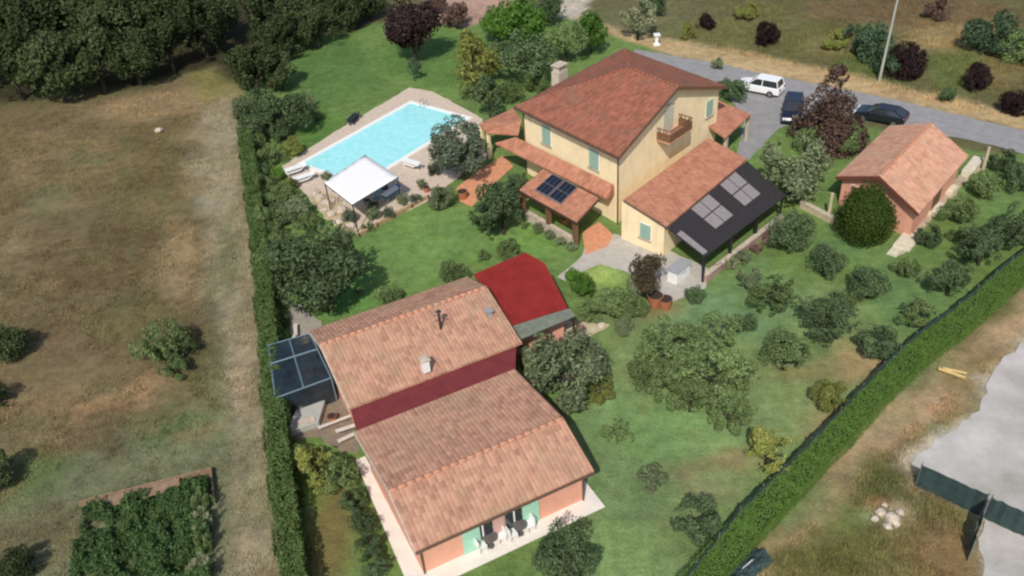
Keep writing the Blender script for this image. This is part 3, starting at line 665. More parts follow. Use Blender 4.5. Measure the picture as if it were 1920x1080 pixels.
mb.build('ladder', mat('steel', (.5, .5, .5), .3, .1, 3, metal=.9), pool)
# sun canopy
zc = 2.6; CQ = [P(607, 342, zc), P(684, 290, zc), P(747, 331, zc), P(660, 383, zc)]
can = empty('sun_canopy', Vector((*(sum((v.xy for v in CQ), Vector((0, 0)))/4), 0)), 'square white fabric sun canopy on posts at the pool corner', 'canopy')
mb = MB(); n_ = 10; vs = []; fs = []
for j in range(n_+1):
    for i in range(n_+1):
        u, v = i/n_, j/n_; p = lerp(lerp(CQ[0], CQ[1], u), lerp(CQ[3], CQ[2], u), v); hgt = .03*min(1-abs(2*u-1), 1-abs(2*v-1))-.05*sin(pi*((u*5) % 1))
        vs.append(p+Vector((0, 0, hgt)))
for j in range(n_):
    for i in range(n_): fs.append((j*(n_+1)+i, (j+1)*(n_+1)+i, (j+1)*(n_+1)+i+1, j*(n_+1)+i+1))
mb.add(vs, fs); fb = mb.build('fabric', mat('white_fabric', (.82, .80, .78), .9, .03, 2), can, True)
md = fb.modifiers.new('thick', 'SOLIDIFY'); md.thickness = .03; md.offset = -1
for v in CQ:
    v = lerp(v, Vector((*can.location.xy, zc)), .03); mb = MB(); mb.bar((v.x, v.y, .01), (v.x, v.y, zc-.05), .05, 8); mb.build('post', darkmetal, can)
mb = MB()
for i in range(4): mb.bar(CQ[i]-Vector((0, 0, .07)), CQ[(i+1) % 4]-Vector((0, 0, .07)), .04)
mb.build('frame', darkmetal, can)
# furniture kinds ------------------------------------------------------------
def lounger(px, py, az, label, cushion, frame_m=None, group='sun loungers by the pool'):
    v = P(px, py, 0); d = D(az); o = empty('sun_lounger', v, label, 'sun lounger', group)
    mb = MB(); mb.box(v+Vector((0, 0, .62)), d, 1.9, .65, .05); mb.build('frame', frame_m or white, o)
    mb = MB()
    mb.box(v-d*.3+Vector((0, 0, .335)), d, 1.25, .6, .07)
    s = Vector((-d.y, d.x, 0)); a = v+d*.33+Vector((0, 0, .41)); b = v+d*.95+Vector((0, 0, .78))
    mb.slab([a-s*.3, a+s*.3, b+s*.3, b-s*.3], .07); mb.build('mattress', cushion, o)
    for i in (-.8, .8):
        for j in (-.27, .27):
            mb = MB(); mb.box(v+d*i+s*j, d, .05, .05, .28); mb.build('leg', white, o)
cush_w = mat('white_cushion', (.78, .77, .74), .9, .05, 3); cush_b = mat('blue_cushion', (.16, .30, .38), .9, .1, 3)
lounger(775, 316, 130, 'white sun lounger on the paving right of the canopy', cush_w)
lounger(556, 326, 60, 'white sun lounger at the far left pool corner', cush_w)
lounger(572, 342, 60, 'white sun lounger between the pool corner and the canopy', cush_w)
lounger(736, 370, 40, 'blue-cushioned sun lounger just outside the right edge of the canopy', cush_b)
lounger(664, 230, 20, 'dark lounger on the lawn-side edge of the pool', mat('dark_cushion', (.09, .08, .07), .9, .1, 3), darkmetal)
def table(px, py, r, top, label, z=0, h=.74):
    v = P(px, py, z); o = empty('table', v, label, 'table')
    mb = MB(); mb.bar(v+Vector((0, 0, h-.04)), v+Vector((0, 0, h)), r, 20); mb.build('table_top', top, o)
    mb = MB(); mb.bar(v+Vector((0, 0, .0)), v+Vector((0, 0, h-.04)), .05, 8); mb.bar(v+Vector((0, 0, .0)), v+Vector((0, 0, .04)), r*.5, 12); mb.build('pedestal', top, o)
def chair(px, py, az, m_, label, z=0, group=None):
    v = P(px, py, z); d = D(az); s = Vector((-d.y, d.x, 0)); o = empty('chair', v, label, 'chair', group)
    mb = MB(); mb.box(v+Vector((0, 0, .42)), d, .46, .46, .05); mb.build('seat', m_, o)
    mb = MB(); mb.box(v-d*.22+Vector((0, 0, .47)), d, .05, .46, .45); mb.build('backrest', m_, o)
    for i in (-.2, .2):
        for j in (-.2, .2):
            mb = MB(); mb.box(v+d*i+s*j, d, .04, .04, .42); mb.build('leg', m_, o)
tabtop = mat('dark_grey_tabletop', (.12, .11, .10), .5, .2, 3)
table(921, 1024, .36, tabtop, 'round dark table on the terrace in front of the left glass door', .05)
table(976, 1001, .36, tabtop, 'round dark table on the terrace in front of the right glass door', .05)
chair(903, 1032, 60, white, 'white chair left of the left terrace table', .05, 'terrace chairs'); chair(939, 1014, 240, white, 'white chair right of the left terrace table', .05, 'terrace chairs')
chair(961, 1010, 60, white, 'white chair left of the right terrace table', .05, 'terrace chairs'); chair(993, 993, 240, white, 'white chair right of the right terrace table', .05, 'terrace chairs')
table(705, 372, .6, mat('teal_top', (.2, .36, .38), .5, .1, 3), 'teal round table in the shade of the sun canopy')
chair(722, 362, 240, darkmetal, 'dark chair right of the teal table', 0); chair(690, 384, 60, darkmetal, 'dark chair left of the teal table', 0)
# planter border and rockery by the pool
br = empty('wooden_border', P(735, 408), 'long low timber border between pool terrace and lawn', 'border')
mb = MB(); a, b = P(672, 444), P(802, 372); d = (b-a).normalized(); mb.box(lerp(a, b, .5), d, (b-a).length, .22, .3); mb.build('plank', mat('weathered_timber', alb(176, 150, 116), .9, .25, 3, .3, 10), br)
for i in range(5):
    v = lerp(a, b, i/4); mb = MB(); mb.box(v+Vector((d.y, -d.x, 0))*.14, d, .1, .1, .4); mb.build('peg', brown, br)
tag(sheet('rockery_bed', PP([(590, 352), (640, 372), (672, 438), (640, 432), (604, 404), (580, 372)]), .02, .8, .15, False, mat('rockery', alb(190, 172, 140), .95, .35, 2.5, .6, 5)), kind='structure')
def rock(px, py, r, label, col=(190, 175, 150), z=0, group='rocks in the rockery'):
    v = P(px, py, z); me = bpy.data.meshes.new('rock'); bm = bmesh.new(); bmesh.ops.create_icosphere(bm, subdivisions=2, radius=r)
    for q in bm.verts: q.co *= random.uniform(.8, 1.2); q.co.z *= .6
    bm.to_mesh(me); bm.free(); me.materials.append(stone); o = bpy.data.objects.new('rock', me); sc.collection.objects.link(o); o.location = v+Vector((0, 0, r*.3)); tag(o, label, 'rock', group)
k = 'pale rock in the rockery left of the sun canopy'
for i, (x, y, r) in enumerate([(600, 372, .45), (613, 385, .5), (628, 378, .35), (640, 396, .5), (622, 402, .4), (650, 412, .35), (656, 426, .45), (607, 396, .3), (636, 418, .4), (592, 364, .35)]):
    rock(x, y, r, k)
for x, y, r in [(1652, 962, .28), (1672, 974, .38), (1688, 962, .2), (1640, 974, .2), (1664, 988, .24), (1680, 984, .2), (1658, 948, .16)]:
    rock(x, y, r, 'pale rubble lump in the dry grass left of the dark screen fence', group='rubble lumps in the grass')
rock(298, 246, .4, 'lone white stone lying in the dry west field', group=None)
rock(1062, 606, .3, 'pale stone at the left end of the gravel path', group=None); rock(1128, 612, .3, 'pale stone at the right end of the gravel path', group=None)

# ================================================================== VEHICLES
def car(px, py, az, paint_, label, suv=True):
    v = P(px, py, 0); d = D(az); s = Vector((-d.y, d.x, 0)); o = empty('car', v, label, 'car')
    def q(x, y, z): return v+d*x+s*y+Vector((0, 0, z))
    Ln = 2.2; H1 = .98; H2 = 1.62 if suv else 1.42
    prof = [(-Ln, .35), (-Ln-.02, .7), (-Ln+.05, H1-.02), (-1.9, H1), (.75, H1), (1.5, H1-.08), (2.05, .78), (Ln, .55), (Ln-.02, .3)]
    def loft(xs, wd):
        mb = MB(); n = len(xs)
        rows = [(-1, 0, 1), (-.92, .0, 1)]
        vs = []; ws = (-wd, -wd*.94, wd*.94, wd); 
        for k, wv in enumerate(ws):
            for (x, z) in xs: vs.append(q(x*(.985 if k in (0, 3) else 1), wv, z if k in (1, 2) else z-.04*(z > .6)))
        fs = []
        for k in range(3):
            for i in range(n): j = (i+1) % n; fs.append((k*n+i, k*n+j, (k+1)*n+j, (k+1)*n+i))
        fs.append(tuple(range(n))[::-1]); fs.append(tuple(range(3*n, 4*n))); mb.add(vs, fs); return mb
    body = loft(prof, .9).build('body', paint_, o, bevel=.05)
    # glasshouse narrower at the top, with dark glass and a painted roof
    bot = [(-2.05, H1), (1.0, H1)]; top_ = [(-1.85 if suv else -1.25, H2-.06), (.2, H2-.06)]
    mb = MB(); vs = [q(bot[0][0], -.82, H1-.02), q(bot[1][0], -.82, H1-.02), q(bot[1][0], .82, H1-.02), q(bot[0][0], .82, H1-.02), q(top_[0][0], -.66, H2-.06), q(top_[1][0], -.66, H2-.06), q(top_[1][0], .66, H2-.06), q(top_[0][0], .66, H2-.06)]
    mb.add(vs, [(4, 5, 6, 7), (0, 1, 5, 4), (1, 2, 6, 5), (2, 3, 7, 6), (3, 0, 4, 7)]); mb.build('glass', glass, o)
    mb = MB(); mb.prism([q(top_[0][0]-.04, -.68, 0), q(top_[1][0]+.05, -.68, 0), q(top_[1][0]+.05, .68, 0), q(top_[0][0]-.04, .68, 0)], H2-.07, H2); mb.build('roof', paint_, o, bevel=.03)
    mb = MB()
    for y in (-1, 1):
        for (xb, xt) in ((bot[0][0], top_[0][0]), (-.45, -.45), (bot[1][0], top_[1][0])): mb.bar(q(xb, y*.83, H1-.02), q(xt, y*.665, H2-.05), .045, 4)
    mb.build('pillar', paint_, o)
    for x in (-1.35, 1.35):
        for y in (-.84, .84):
            sg = 1 if y > 0 else -1
            mb = MB(); mb.bar(q(x, y-sg*.14, .33), q(x, y+sg*.08, .33), .33, 20); wh = mb.build('wheel', mat('rubber', (.015, .015, .015), .8, .1, 3), o)
            mb = MB(); mb.bar(q(x, y+sg*.075, .33), q(x, y+sg*.095, .33), .2, 14); mb.build('rim', mat('alloy', (.4, .4, .42), .35, .1, 3, metal=.8), wh)
    for y in (-.62, .62):
        mb = MB(); mb.box(q(2.12, y, .62), s, .36, .14, .14); mb.build('headlight', mat('lamp_glass', (.7, .7, .7), .1, .05, 3), o)
        mb = MB(); mb.box(q(-2.18, y, .72), s, .3, .1, .2); mb.build('tail_light', mat('red_lamp', (.3, .01, .01), .2, .05, 3), o)
        mb = MB(); mb.box(q(.8, y*1.55, .95), s, .2, .12, .13); mb.build('wing_mirror', paint_, o)
    return o
wp = mat('white_car_paint', (.82, .83, .84), .25, .02, 1, spec=.6); bp_ = mat('black_car_paint', (.012, .014, .022), .22, .05, 1, spec=.7); np_ = mat('navy_car_paint', (.012, .016, .035), .22, .05, 1, spec=.7)
car(1424, 172, -52, wp, 'white car parked on the grey yard behind the house')
car(1485, 218, -160, np_, 'dark blue car parked left under the red-leaved tree')
car(1650, 226, -52, bp_, 'black car parked right of the red-leaved tree, behind the outbuilding', False)

# ================================================================== POLES, POSTS, FENCES
b0 = P(1648, 154, 0); o = empty('utility_pole', b0, 'tall pale utility pole standing on the straw verge above the road', 'pole')
mb = MB(); mb.bar(b0, b0+Vector((.25, 0, 8.6)), .14, 10, .09); mb.build('pole', mat('pale_pole', alb(170, 170, 156), .8, .15, 3), o)
mb = MB(); t_ = b0+Vector((.24, 0, 8.3)); mb.bar(t_-D(60)*.7, t_+D(60)*.7, .05, 6); mb.build('cross_arm', brown, o)
for k in (-.6, 0, .6):
    mb = MB(); mb.bar(t_+D(60)*k, t_+D(60)*k+Vector((0, 0, .22)), .05, 8); mb.build('insulator', white, o)
def post(px, py, h, r, name, label, m_, cap=None, cat='post'):
    v = P(px, py, 0); o = empty(name, v, label, cat); mb = MB(); mb.bar(v, v+Vector((0, 0, h)), r, 10, r*.85); mb.build('shaft', m_, o)
    if cap: mb = MB(); mb.box(v+Vector((0, 0, h)), (1, 0, 0), cap, cap, .12); mb.build('cap', m_, o); mb = MB(); mb.box(v, (1, 0, 0), cap, cap, .12); mb.build('foot', m_, o)
    return o
post(1843, 318, 2.0, .14, 'fence_post', 'pale timber post at the right rear corner of the outbuilding by the road', mat('pale_timber', alb(190, 176, 148), .9, .2, 3))
post(1231, 84, 1.1, .22, 'stone_pedestal', 'small white pedestal on the straw verge behind the house roof', white, .7, 'pedestal')
post(1489, 240, 1.0, .2, 'gate_pillar', 'short cream gate pillar in front of the dark blue car', cream, .45, 'gate pillar')
post(1553, 408, 2.1, .14, 'fence_post', 'cream post at the left front corner of the outbuilding', cream)
v = P(1532, 404, 0); o = empty('low_wall', v, 'low cream garden wall left of the outbuilding', 'wall'); mb = MB(); mb.box(v, D(150), 3.2, .35, .5); mb.build('masonry', cream, o); mb = MB(); mb.box(v+Vector((0, 0, .502)), D(150), 3.3, .42, .06); mb.build('coping', stone, o)
lp = mat('pale_slab', alb(214, 206, 182), .9, .15, 3, .2, 8)
def slab_thing(px, py, az, sx, sy, h, label):
    v = P(px, py, 0); o = empty('stone_slab', v, label, 'slab'); mb = MB(); mb.box(v, D(az), sx, sy, h); mb.build('slab', lp, o)
    mb = MB(); mb.box(v+Vector((0, 0, h+.002)), D(az), sx*.48, sy*.92, .05); mb.build('top_slab', lp, o)
slab_thing(1700, 455, 43, 2.2, 1.2, .22, 'cream slab step in front of the outbuilding, right of the round conifer')
slab_thing(1678, 472, 43, 1.3, .7, .1, 'low cream slab nearest the camera, below the round conifer')
slab_thing(1752, 394, 43, 2.0, .7, .2, 'cream slab halfway along the right side of the outbuilding')
slab_thing(1782, 358, 43, 1.6, .6, .2, 'small cream slab in the shrubs along the right side of the outbuilding')
slab_thing(1822, 318, 43, 3.0, .8, .5, 'pale slab stack at the rear right corner of the outbuilding')
sheet('shed_path', PP([(1680, 480), (1722, 412), (1820, 306), (1838, 316), (1752, 404), (1712, 466)]), .012, 1, .12, False, mat('shed_gravel', alb(182, 166, 144), .95, .25, 3, .4, 8))

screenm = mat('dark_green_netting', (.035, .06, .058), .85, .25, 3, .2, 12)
def screen(pts, h, label, post_m=darkmetal):
    a0_ = pts[0]; o = empty('screen_fence', a0_, label, 'fence')
    for a, b in zip(pts[:-1], pts[1:]):
        d = (b-a).normalized(); nn_ = Vector((-d.y, d.x, 0)); n = 12; mb = MB(); vs = []; fs = []
        for i in range(n+1):
            p = lerp(a, b, i/n)+nn_*random.uniform(-.05, .05)
            for k in (0, .5, 1): vs.append(p+Vector((0, 0, .02+(h+random.uniform(-.03, .03))*k))+nn_*random.uniform(-.02, .02))
        for i in range(n):
            for k in range(2): fs.append((i*3+k, (i+1)*3+k, (i+1)*3+k+1, i*3+k+1))
        mb.add(vs, fs); ob = mb.build('netting', screenm, o); md = ob.modifiers.new('t', 'SOLIDIFY'); md.thickness = .02
        L = (b-a).length; k = max(1, round(L/2.2))
        for i in range(k+1):
            p = lerp(a, b, i/k); mb = MB(); mb.bar(p+nn_*.05, p+nn_*.05+Vector((0, 0, h+.12)), .035, 6); mb.build('post', mat('steel_post', (.3, .31, .3), .5, .2, 3, metal=.6), o)
    return o
screen([P(1716, 912), P(1838, 968)], 1.55, 'dark green screen fence at the left edge of the pale gravel yard')
screen([P(1845, 972), P(1960, 1026)], 1.55, 'dark green screen fence running off the right edge of the photo')
screen([P(1838, 974), P(1812, 1052)], 1.45, 'dark netted gate panel turned out towards the camera below the screen fence')
v = P(1400, 1068, 0); o = empty('folded_net', v, 'crumpled dark green netting with a white hem beside the dirt track at the bottom edge', 'netting')
mb = MB(); n = 14; vs = []; fs = []
for j in range(n+1):
    for i in range(n+1): vs.append(v+D(55)*((i/n-.5)*2.6)+D(145)*((j/n-.5)*1.1)+Vector((0, 0, .08+.5*random.random()*(1-abs(2*j/n-1)))))
for j in range(n):
    for i in range(n): fs.append((j*(n+1)+i, j*(n+1)+i+1, (j+1)*(n+1)+i+1, (j+1)*(n+1)+i))
mb.add(vs, fs); mb.build('netting', screenm, o)
mb = MB(); mb.bar(v-D(55)*.4+Vector((0, 0, .4)), v+D(55)*.5+Vector((0, 0, .45)), .02); mb.build('hem', white, o)
v = P(1784, 702, 0); o = empty('timber_plank', v, 'yellowish timber plank lying in the straw beside the gravel yard', 'plank'); mb = MB(); mb.box(v+Vector((0, 0, .08)), D(130), 1.5, .2, .07); mb.box(v+Vector((.2, .1, .16)), D(118), 1.3, .16, .06); tag(o); mb.build('board', mat('fresh_timber', alb(214, 186, 126), .8, .15, 4), o)

# blue netted cage
def frame_cage():
    base = [P(530, 790), P(632, 752), P(592, 668), P(516, 690)]
    base = [Vector((*p.xy, 0)) for p in base]; h = 1.9
    o = empty('net_cage', lerp(base[0], base[2], .5), 'dark blue netted frame cage between the hedge and the flued pink building', 'cage')
    mb = MB()
    for i in range(4):
        a, b = base[i], base[(i+1) % 4]; mb.bar(a, a+Vector((0, 0, h)), .05); mb.bar(a+Vector((0, 0, h)), b+Vector((0, 0, h)), .05)
    mb.bar(lerp(base[0], base[1], .5)+Vector((0, 0, h)), lerp(base[3], base[2], .5)+Vector((0, 0, h)), .05)
    mb.bar(lerp(base[0], base[3], .62)+Vector((0, 0, h+.05)), lerp(base[1], base[2], .62)+Vector((0, 0, h+.05)), .06)
    mb.build('frame', mat('blue_grey_frame', alb(104, 128, 140), .5, .1, 3), o)
    net = bpy.data.materials.new('blue_net'); net.use_nodes = True; n = net.node_tree.nodes; l = net.node_tree.links
    b_ = n['Principled BSDF']; b_.inputs['Base Color'].default_value = (.016, .030, .045, 1); b_.inputs['Roughness'].default_value = .7
    geo = n.new('ShaderNodeNewGeometry'); t = n.new('ShaderNodeTexNoise'); t.inputs['Scale'].default_value = 1.3; t.inputs['Detail'].default_value = 5; l.new(geo.outputs['Position'], t.inputs['Vector'])
    mr = n.new('ShaderNodeMapRange'); mr.inputs[1].default_value = .35; mr.inputs[2].default_value = .65; mr.inputs[3].default_value = .3; mr.inputs[4].default_value = .9; l.new(t.outputs['Fac'], mr.inputs[0]); l.new(mr.outputs[0], b_.inputs['Alpha'])
    mb = MB(); t4 = [p+Vector((0, 0, h+.02)) for p in base]; mb.slab(t4, .02)
    ob = mb.build('net_roof', net, o)
    mb = MB()
    for i in (0, 3, 1): 
        a, b = base[i], base[(i+1) % 4]; mb.add([a, b, b+Vector((0, 0, h)), a+Vector((0, 0, h))], [(0, 1, 2, 3)])
    ob = mb.build('net_side', net, o); md = ob.modifiers.new('t', 'SOLIDIFY'); md.thickness = .01
frame_cage()
v = P(578, 785, 0); o = empty('concrete_platform', v, 'pale grey concrete platform just below the blue netted cage', 'platform'); mb = MB(); q_ = [P(540, 822), P(600, 800), P(612, 760), P(560, 772)]; mb.prism([Vector((*p.xy, 0)) for p in q_], 0, .45); mb.build('slab', mat('grey_concrete', alb(176, 178, 170), .9, .12, 2, .2, 8), o, bevel=.03)
mb = MB(); c = P(575, 790, .48); mb.box((c.x, c.y, .452), D(65), 1.0, .5, .06); mb.build('lid', stone, o)
def plank(px, py, az, ln, label, m_=white, wd=.2, z=.1): 
    v = P(px, py, 0); o = empty('timber_plank', v, label, 'plank'); mb = MB(); mb.box(v+Vector((0, 0, z)), D(az), ln, wd, .05); mb.build('board', m_, o)
pw = mat('whitewashed_wood', alb(208, 200, 190), .9, .15, 4)
plank(635, 796, 66, 2.4, 'long whitewashed plank beside the corner where the maroon strip begins', pw, .2, .3)
plank(652, 812, 70, 1.3, 'short whitewashed plank below the long one by the building corner', pw, .25, .4)
plank(655, 826, 60, 1.3, 'whitewashed board lying nearest the left terrace strip', pw, .25, .3)
plank(548, 640, 20, 1.5, 'pale plank behind the netted cage', pw, .25, .15)
plank(556, 625, 170, 1.2, 'upright-looking pale board between hedge and stone path', pw, .25, .3)
def pot(px, py, r, label, m_=terracotta, z=0):
    v = P(px, py, z); o = empty('plant_pot', v, label, 'pot'); mb = MB(); mb.bar(v, v+Vector((0, 0, r*1.5)), r*.7, 14, r); mb.build('pot', m_, o)
    mb = MB(); mb.bar(v+Vector((0, 0, r*1.502)), v+Vector((0, 0, r*1.55)), r*.9, 14); mb.build('soil', mat('soil', (.05, .035, .025), .95, .3, 5), o)
pot(1228, 572, .55, 'large terracotta pot left of its twin under the bronze tree'); pot(1247, 577, .5, 'terracotta pot right of its larger twin under the bronze tree')
pot(868, 372, .45, 'red pot at the near end of the terracotta path by the pool'); pot(800, 250+110, .3, 'small pot on the pool paving by the timber border')
pot(624, 790, .3, 'terracotta pot beside the long whitewashed plank'); pot(1060, 420, .35, 'terracotta pot in front of the solar porch', z=0)
# vegetable garden
v = P(270, 915); gd = empty('raised_bed', v, 'long weathered plank edging at the back of the vegetable garden', 'raised bed')
a, b = P(150, 950), P(398, 886); d = (b-a).normalized()
mb = MB(); mb.box(lerp(a, b, .5), d, (b-a).length, .08, .4); mb.build('plank', mat('aged_plank', alb(150, 124, 100), .9, .3, 3, .3, 9), gd)
mb = MB(); mb.box(lerp(a, b, .45)+Vector((d.y, -d.x, 0))*.5+Vector((0, 0, .3)), d, (b-a).length*.62, .8, .05); mb.build('board_top', MATS['aged_plank'], gd)
c2 = P(404, 946); e2 = (c2-b).normalized(); mb = MB(); mb.box(lerp(b, c2, .5), e2, (c2-b).length, .08, .4); mb.build('plank', MATS['aged_plank'], gd)

# ================================================================== VEGETATION
def leaf_mat(name, c1, c2, tl=.25):
    M = bpy.data.materials.new(name); M.use_nodes = True; n = M.node_tree.nodes; l = M.node_tree.links
    for q in list(n): n.remove(q)
    out = n.new('ShaderNodeOutputMaterial'); geo = n.new('ShaderNodeNewGeometry'); oi = n.new('ShaderNodeObjectInfo')
    r = n.new('ShaderNodeValToRGB'); r.color_ramp.elements[0].color = (*c1, 1); r.color_ramp.elements[1].color = (*c2, 1)
    l.new(geo.outputs['Random Per Island'], r.inputs[0])
    mr = n.new('ShaderNodeMapRange'); mr.inputs[3].default_value = .75; mr.inputs[4].default_value = 1.25; l.new(oi.outputs['Random'], mr.inputs[0])
    v = n.new('ShaderNodeVectorMath'); v.operation = 'SCALE'; l.new(r.outputs[0], v.inputs[0]); l.new(mr.outputs[0], v.inputs['Scale'])
    d = n.new('ShaderNodeBsdfDiffuse'); t = n.new('ShaderNodeBsdfTranslucent'); l.new(v.outputs[0], d.inputs[0]); l.new(v.outputs[0], t.inputs[0])
    mx = n.new('ShaderNodeMixShader'); mx.inputs[0].default_value = tl; l.new(d.outputs[0], mx.inputs[1]); l.new(t.outputs[0], mx.inputs[2]); l.new(mx.outputs[0], out.inputs[0])
    return M
LM = {
 'wood': leaf_mat('deep_green_leaves', (0.037, 0.054, 0.022), (0.105, 0.130, 0.056)),
 'dark': leaf_mat('dark_green_leaves', (0.053, 0.088, 0.038), (0.158, 0.220, 0.105)),
 'mid': leaf_mat('green_leaves', (0.088, 0.140, 0.048), (0.242, 0.316, 0.129)),
 'bright': leaf_mat('bright_green_leaves', (.065, .15, .022), (.15, .28, .06)),
 'olive': leaf_mat('grey_green_leaves', (0.095, 0.122, 0.058), (0.304, 0.358, 0.200)),
 'greygreen': leaf_mat('dusky_green_leaves', (.065, .085, .055), (.17, .21, .14)),
 'pale': leaf_mat('pale_leaves', (.16, .18, .09), (.38, .40, .24)),
 'yellow': leaf_mat('yellow_green_leaves', (0.143, 0.169, 0.042), (0.351, 0.364, 0.108)),
 'purple': leaf_mat('purple_leaves', (.020, .014, .014), (.065, .042, .040)),
 'red': leaf_mat('dull_red_leaves', (0.067, 0.043, 0.035), (0.206, 0.137, 0.106)),
 'bronze': leaf_mat('bronze_leaves', (0.070, 0.056, 0.035), (0.182, 0.140, 0.084)),
 'ball': leaf_mat('conifer_leaves', (0.034, 0.062, 0.011), (0.086, 0.135, 0.033)),
 'pink': leaf_mat('pink_brown_leaves', (.16, .10, .08), (.38, .26, .22)),
 'blue': leaf_mat('blue_green_leaves', (0.049, 0.089, 0.047), (0.122, 0.187, 0.101)),
}
def leaf_quads(P_, Nn, size, asp=.6):
    n = len(P_)
    Nn = Nn/np.linalg.norm(Nn, axis=1)[:, None]
    r = rng.normal(size=(n, 3)); a = np.cross(Nn, r); a /= np.linalg.norm(a, axis=1)[:, None]; b = np.cross(Nn, a)
    s = size*rng.uniform(.6, 1.35, n)[:, None]
    vs = np.stack([P_-a*s, P_+b*s*asp*.8, P_+a*s, P_-b*s*asp*.8], 1).reshape(-1, 3)
    return vs, np.arange(n*4).reshape(-1, 4)
def fast_mesh(name, V, Fs, material):
    me = bpy.data.meshes.new(name); me.vertices.add(len(V)); me.vertices.foreach_set('co', V.astype(np.float32).ravel())
    k = Fs.shape[1]; me.loops.add(Fs.size); me.loops.foreach_set('vertex_index', Fs.astype(np.int32).ravel())
    me.polygons.add(len(Fs)); me.polygons.foreach_set('loop_start', np.arange(0, Fs.size, k, dtype=np.int32)); me.polygons.foreach_set('loop_total', np.full(len(Fs), k, np.int32))
    me.update(); me.validate(); me.materials.append(material); return me
def crown_mesh(name, material, shape='round', n=6000, size=.085, blobs=20, br=(.26, .46), spread=.66, seed=1):
    g_ = np.random.default_rng(seed); C_ = []; Rr = []
    for i in range(blobs):
        for _ in range(50):
            p = g_.uniform(-1, 1, 3)
            if np.linalg.norm(p) > 1: continue
            break
        if shape == 'cone':
            h = g_.uniform(0, 1)**1.3; a = g_.uniform(0, 2*pi); rr = (1-h)*.62*sqrt(g_.uniform(.2, 1)); p = np.array([rr*cos(a), rr*sin(a), -.85+1.75*h]); rad = .14+.26*(1-h)
        elif shape == 'column':
            h = g_.uniform(0, 1); a = g_.uniform(0, 2*pi); rr = .35*sin(pi*min(1, .25+h*.75)); p = np.array([rr*cos(a), rr*sin(a), -.8+1.6*h]); rad = g_.uniform(.22, .34)
        elif shape == 'ball':
            p = p*.12; rad = .86
        else:
            p = p/np.linalg.norm(p)*spread*np.cbrt(g_.uniform(.1, 1)); p[2] = p[2]*.8; rad = g_.uniform(*br)
        C_.append(p); Rr.append(rad)
    C_ = np.array(C_); Rr = np.array(Rr); w_ = Rr**2/np.sum(Rr**2); k = g_.choice(len(C_), n, p=w_)
    d = g_.normal(size=(n, 3)); d /= np.linalg.norm(d, axis=1)[:, None]
    Pp = C_[k]+d*(Rr[k]*g_.uniform(.72, 1.08, n))[:, None]
    if shape == 'ball':
        lump = .86+.34*fbm(d[:, 0]*2.2+d[:, 2]*1.7, d[:, 1]*2.2-d[:, 2]*1.3, seed+5); Pp = Pp*lump[:, None]
        Pp[:, :2] *= np.clip(1.0-.32*Pp[:, 2], .5, 1.12)[:, None]; Pp[:, 2] *= 1.12
    # lumps: drop leaves in noise pockets
    pocket = fbm(Pp[:, 0]*3.1+Pp[:, 2]*2.3, Pp[:, 1]*3.1-Pp[:, 2]*1.7, seed)
    keep = pocket > (.45 if shape != 'ball' else .2)
    if shape not in ('cone', 'column', 'ball'): keep &= Pp[:, 2] > -.72
    Pp = Pp[keep]; d = d[keep]
    V, F4 = leaf_quads(Pp, d+g_.normal(size=d.shape)*.55+np.array([0, 0, .25]), size)
    return fast_mesh(name, V, F4, material)
def trunk_mesh(name, multi=3, seed=1):
    g_ = random.Random(seed); mb = MB(); mb.bar((0, 0, 0), (0, 0, .75), .07, 8, .05)
    for i in range(5):
        a = i*2*pi/5+g_.uniform(-.3, .3); p = Vector((cos(a)*.45, sin(a)*.45, g_.uniform(1.0, 1.25))); mb.bar((0, 0, .55+.04*i), p, .035, 6, .015)
        for j in range(2): mb.bar(p, p+Vector((g_.uniform(-.25, .25), g_.uniform(-.25, .25), g_.uniform(.1, .3))), .015, 4, .006)
    me = bpy.data.meshes.new(name); me.from_pydata([tuple(v) for v in mb.v], [], mb.f); me.update(); me.materials.append(mat('bark', (.055, .043, .032), .9, .3, 6, .4, 15)); return me
TR = [trunk_mesh('trunk', seed=i) for i in range(2)]
PROTO = {}
spec_ = {  # kind: (material, shape, n, size, blobs, br, spread)
 'wood': ('wood', 'round', 11000, 0.05, 26, (.22, .42), .68), 'dark': ('dark', 'round', 10500, 0.046, 30, (.16, .36), .74),
 'mid': ('mid', 'round', 9000, 0.046, 26, (.15, .33), .76), 'airy': ('mid', 'round', 11000, .040, 40, (.12, .26), .86),
 'bright': ('bright', 'round', 9000, 0.05, 20, (.22, .42), .66), 'olive': ('olive', 'round', 10500, 0.04, 30, (.16, .30), .74),
 'greygreen': ('greygreen', 'round', 10500, .042, 30, (.18, .34), .72),
 'dense': ('mid', 'round', 13000, .036, 34, (.24, .4), .6),
 'pale': ('pale', 'round', 3000, .06, 22, (.14, .28), .78), 'yellow': ('yellow', 'round', 8000, 0.046, 22, (.16, .34), .70),
 'purple': ('purple', 'round', 10000, 0.052, 22, (.25, .45), .6), 'red': ('red', 'cone', 16000, 0.042, 34, (.2, .3), .7),
 'redbush': ('purple', 'round', 7000, 0.055, 16, (.25, .42), .6), 'bronze': ('bronze', 'round', 10000, 0.046, 28, (.18, .34), .72),
 'ball': ('ball', 'ball', 17000, .038, 6, (.3, .4), .5), 'cypress': ('dark', 'column', 5000, .07, 18, (.2, .3), .7),
 'pink': ('pink', 'round', 3500, .07, 18, (.2, .35), .7), 'blue': ('blue', 'round', 8500, 0.05, 22, (.2, .38), .68), 'reddish': ('red', 'round', 4000, .07, 18, (.18, .34), .7),
}
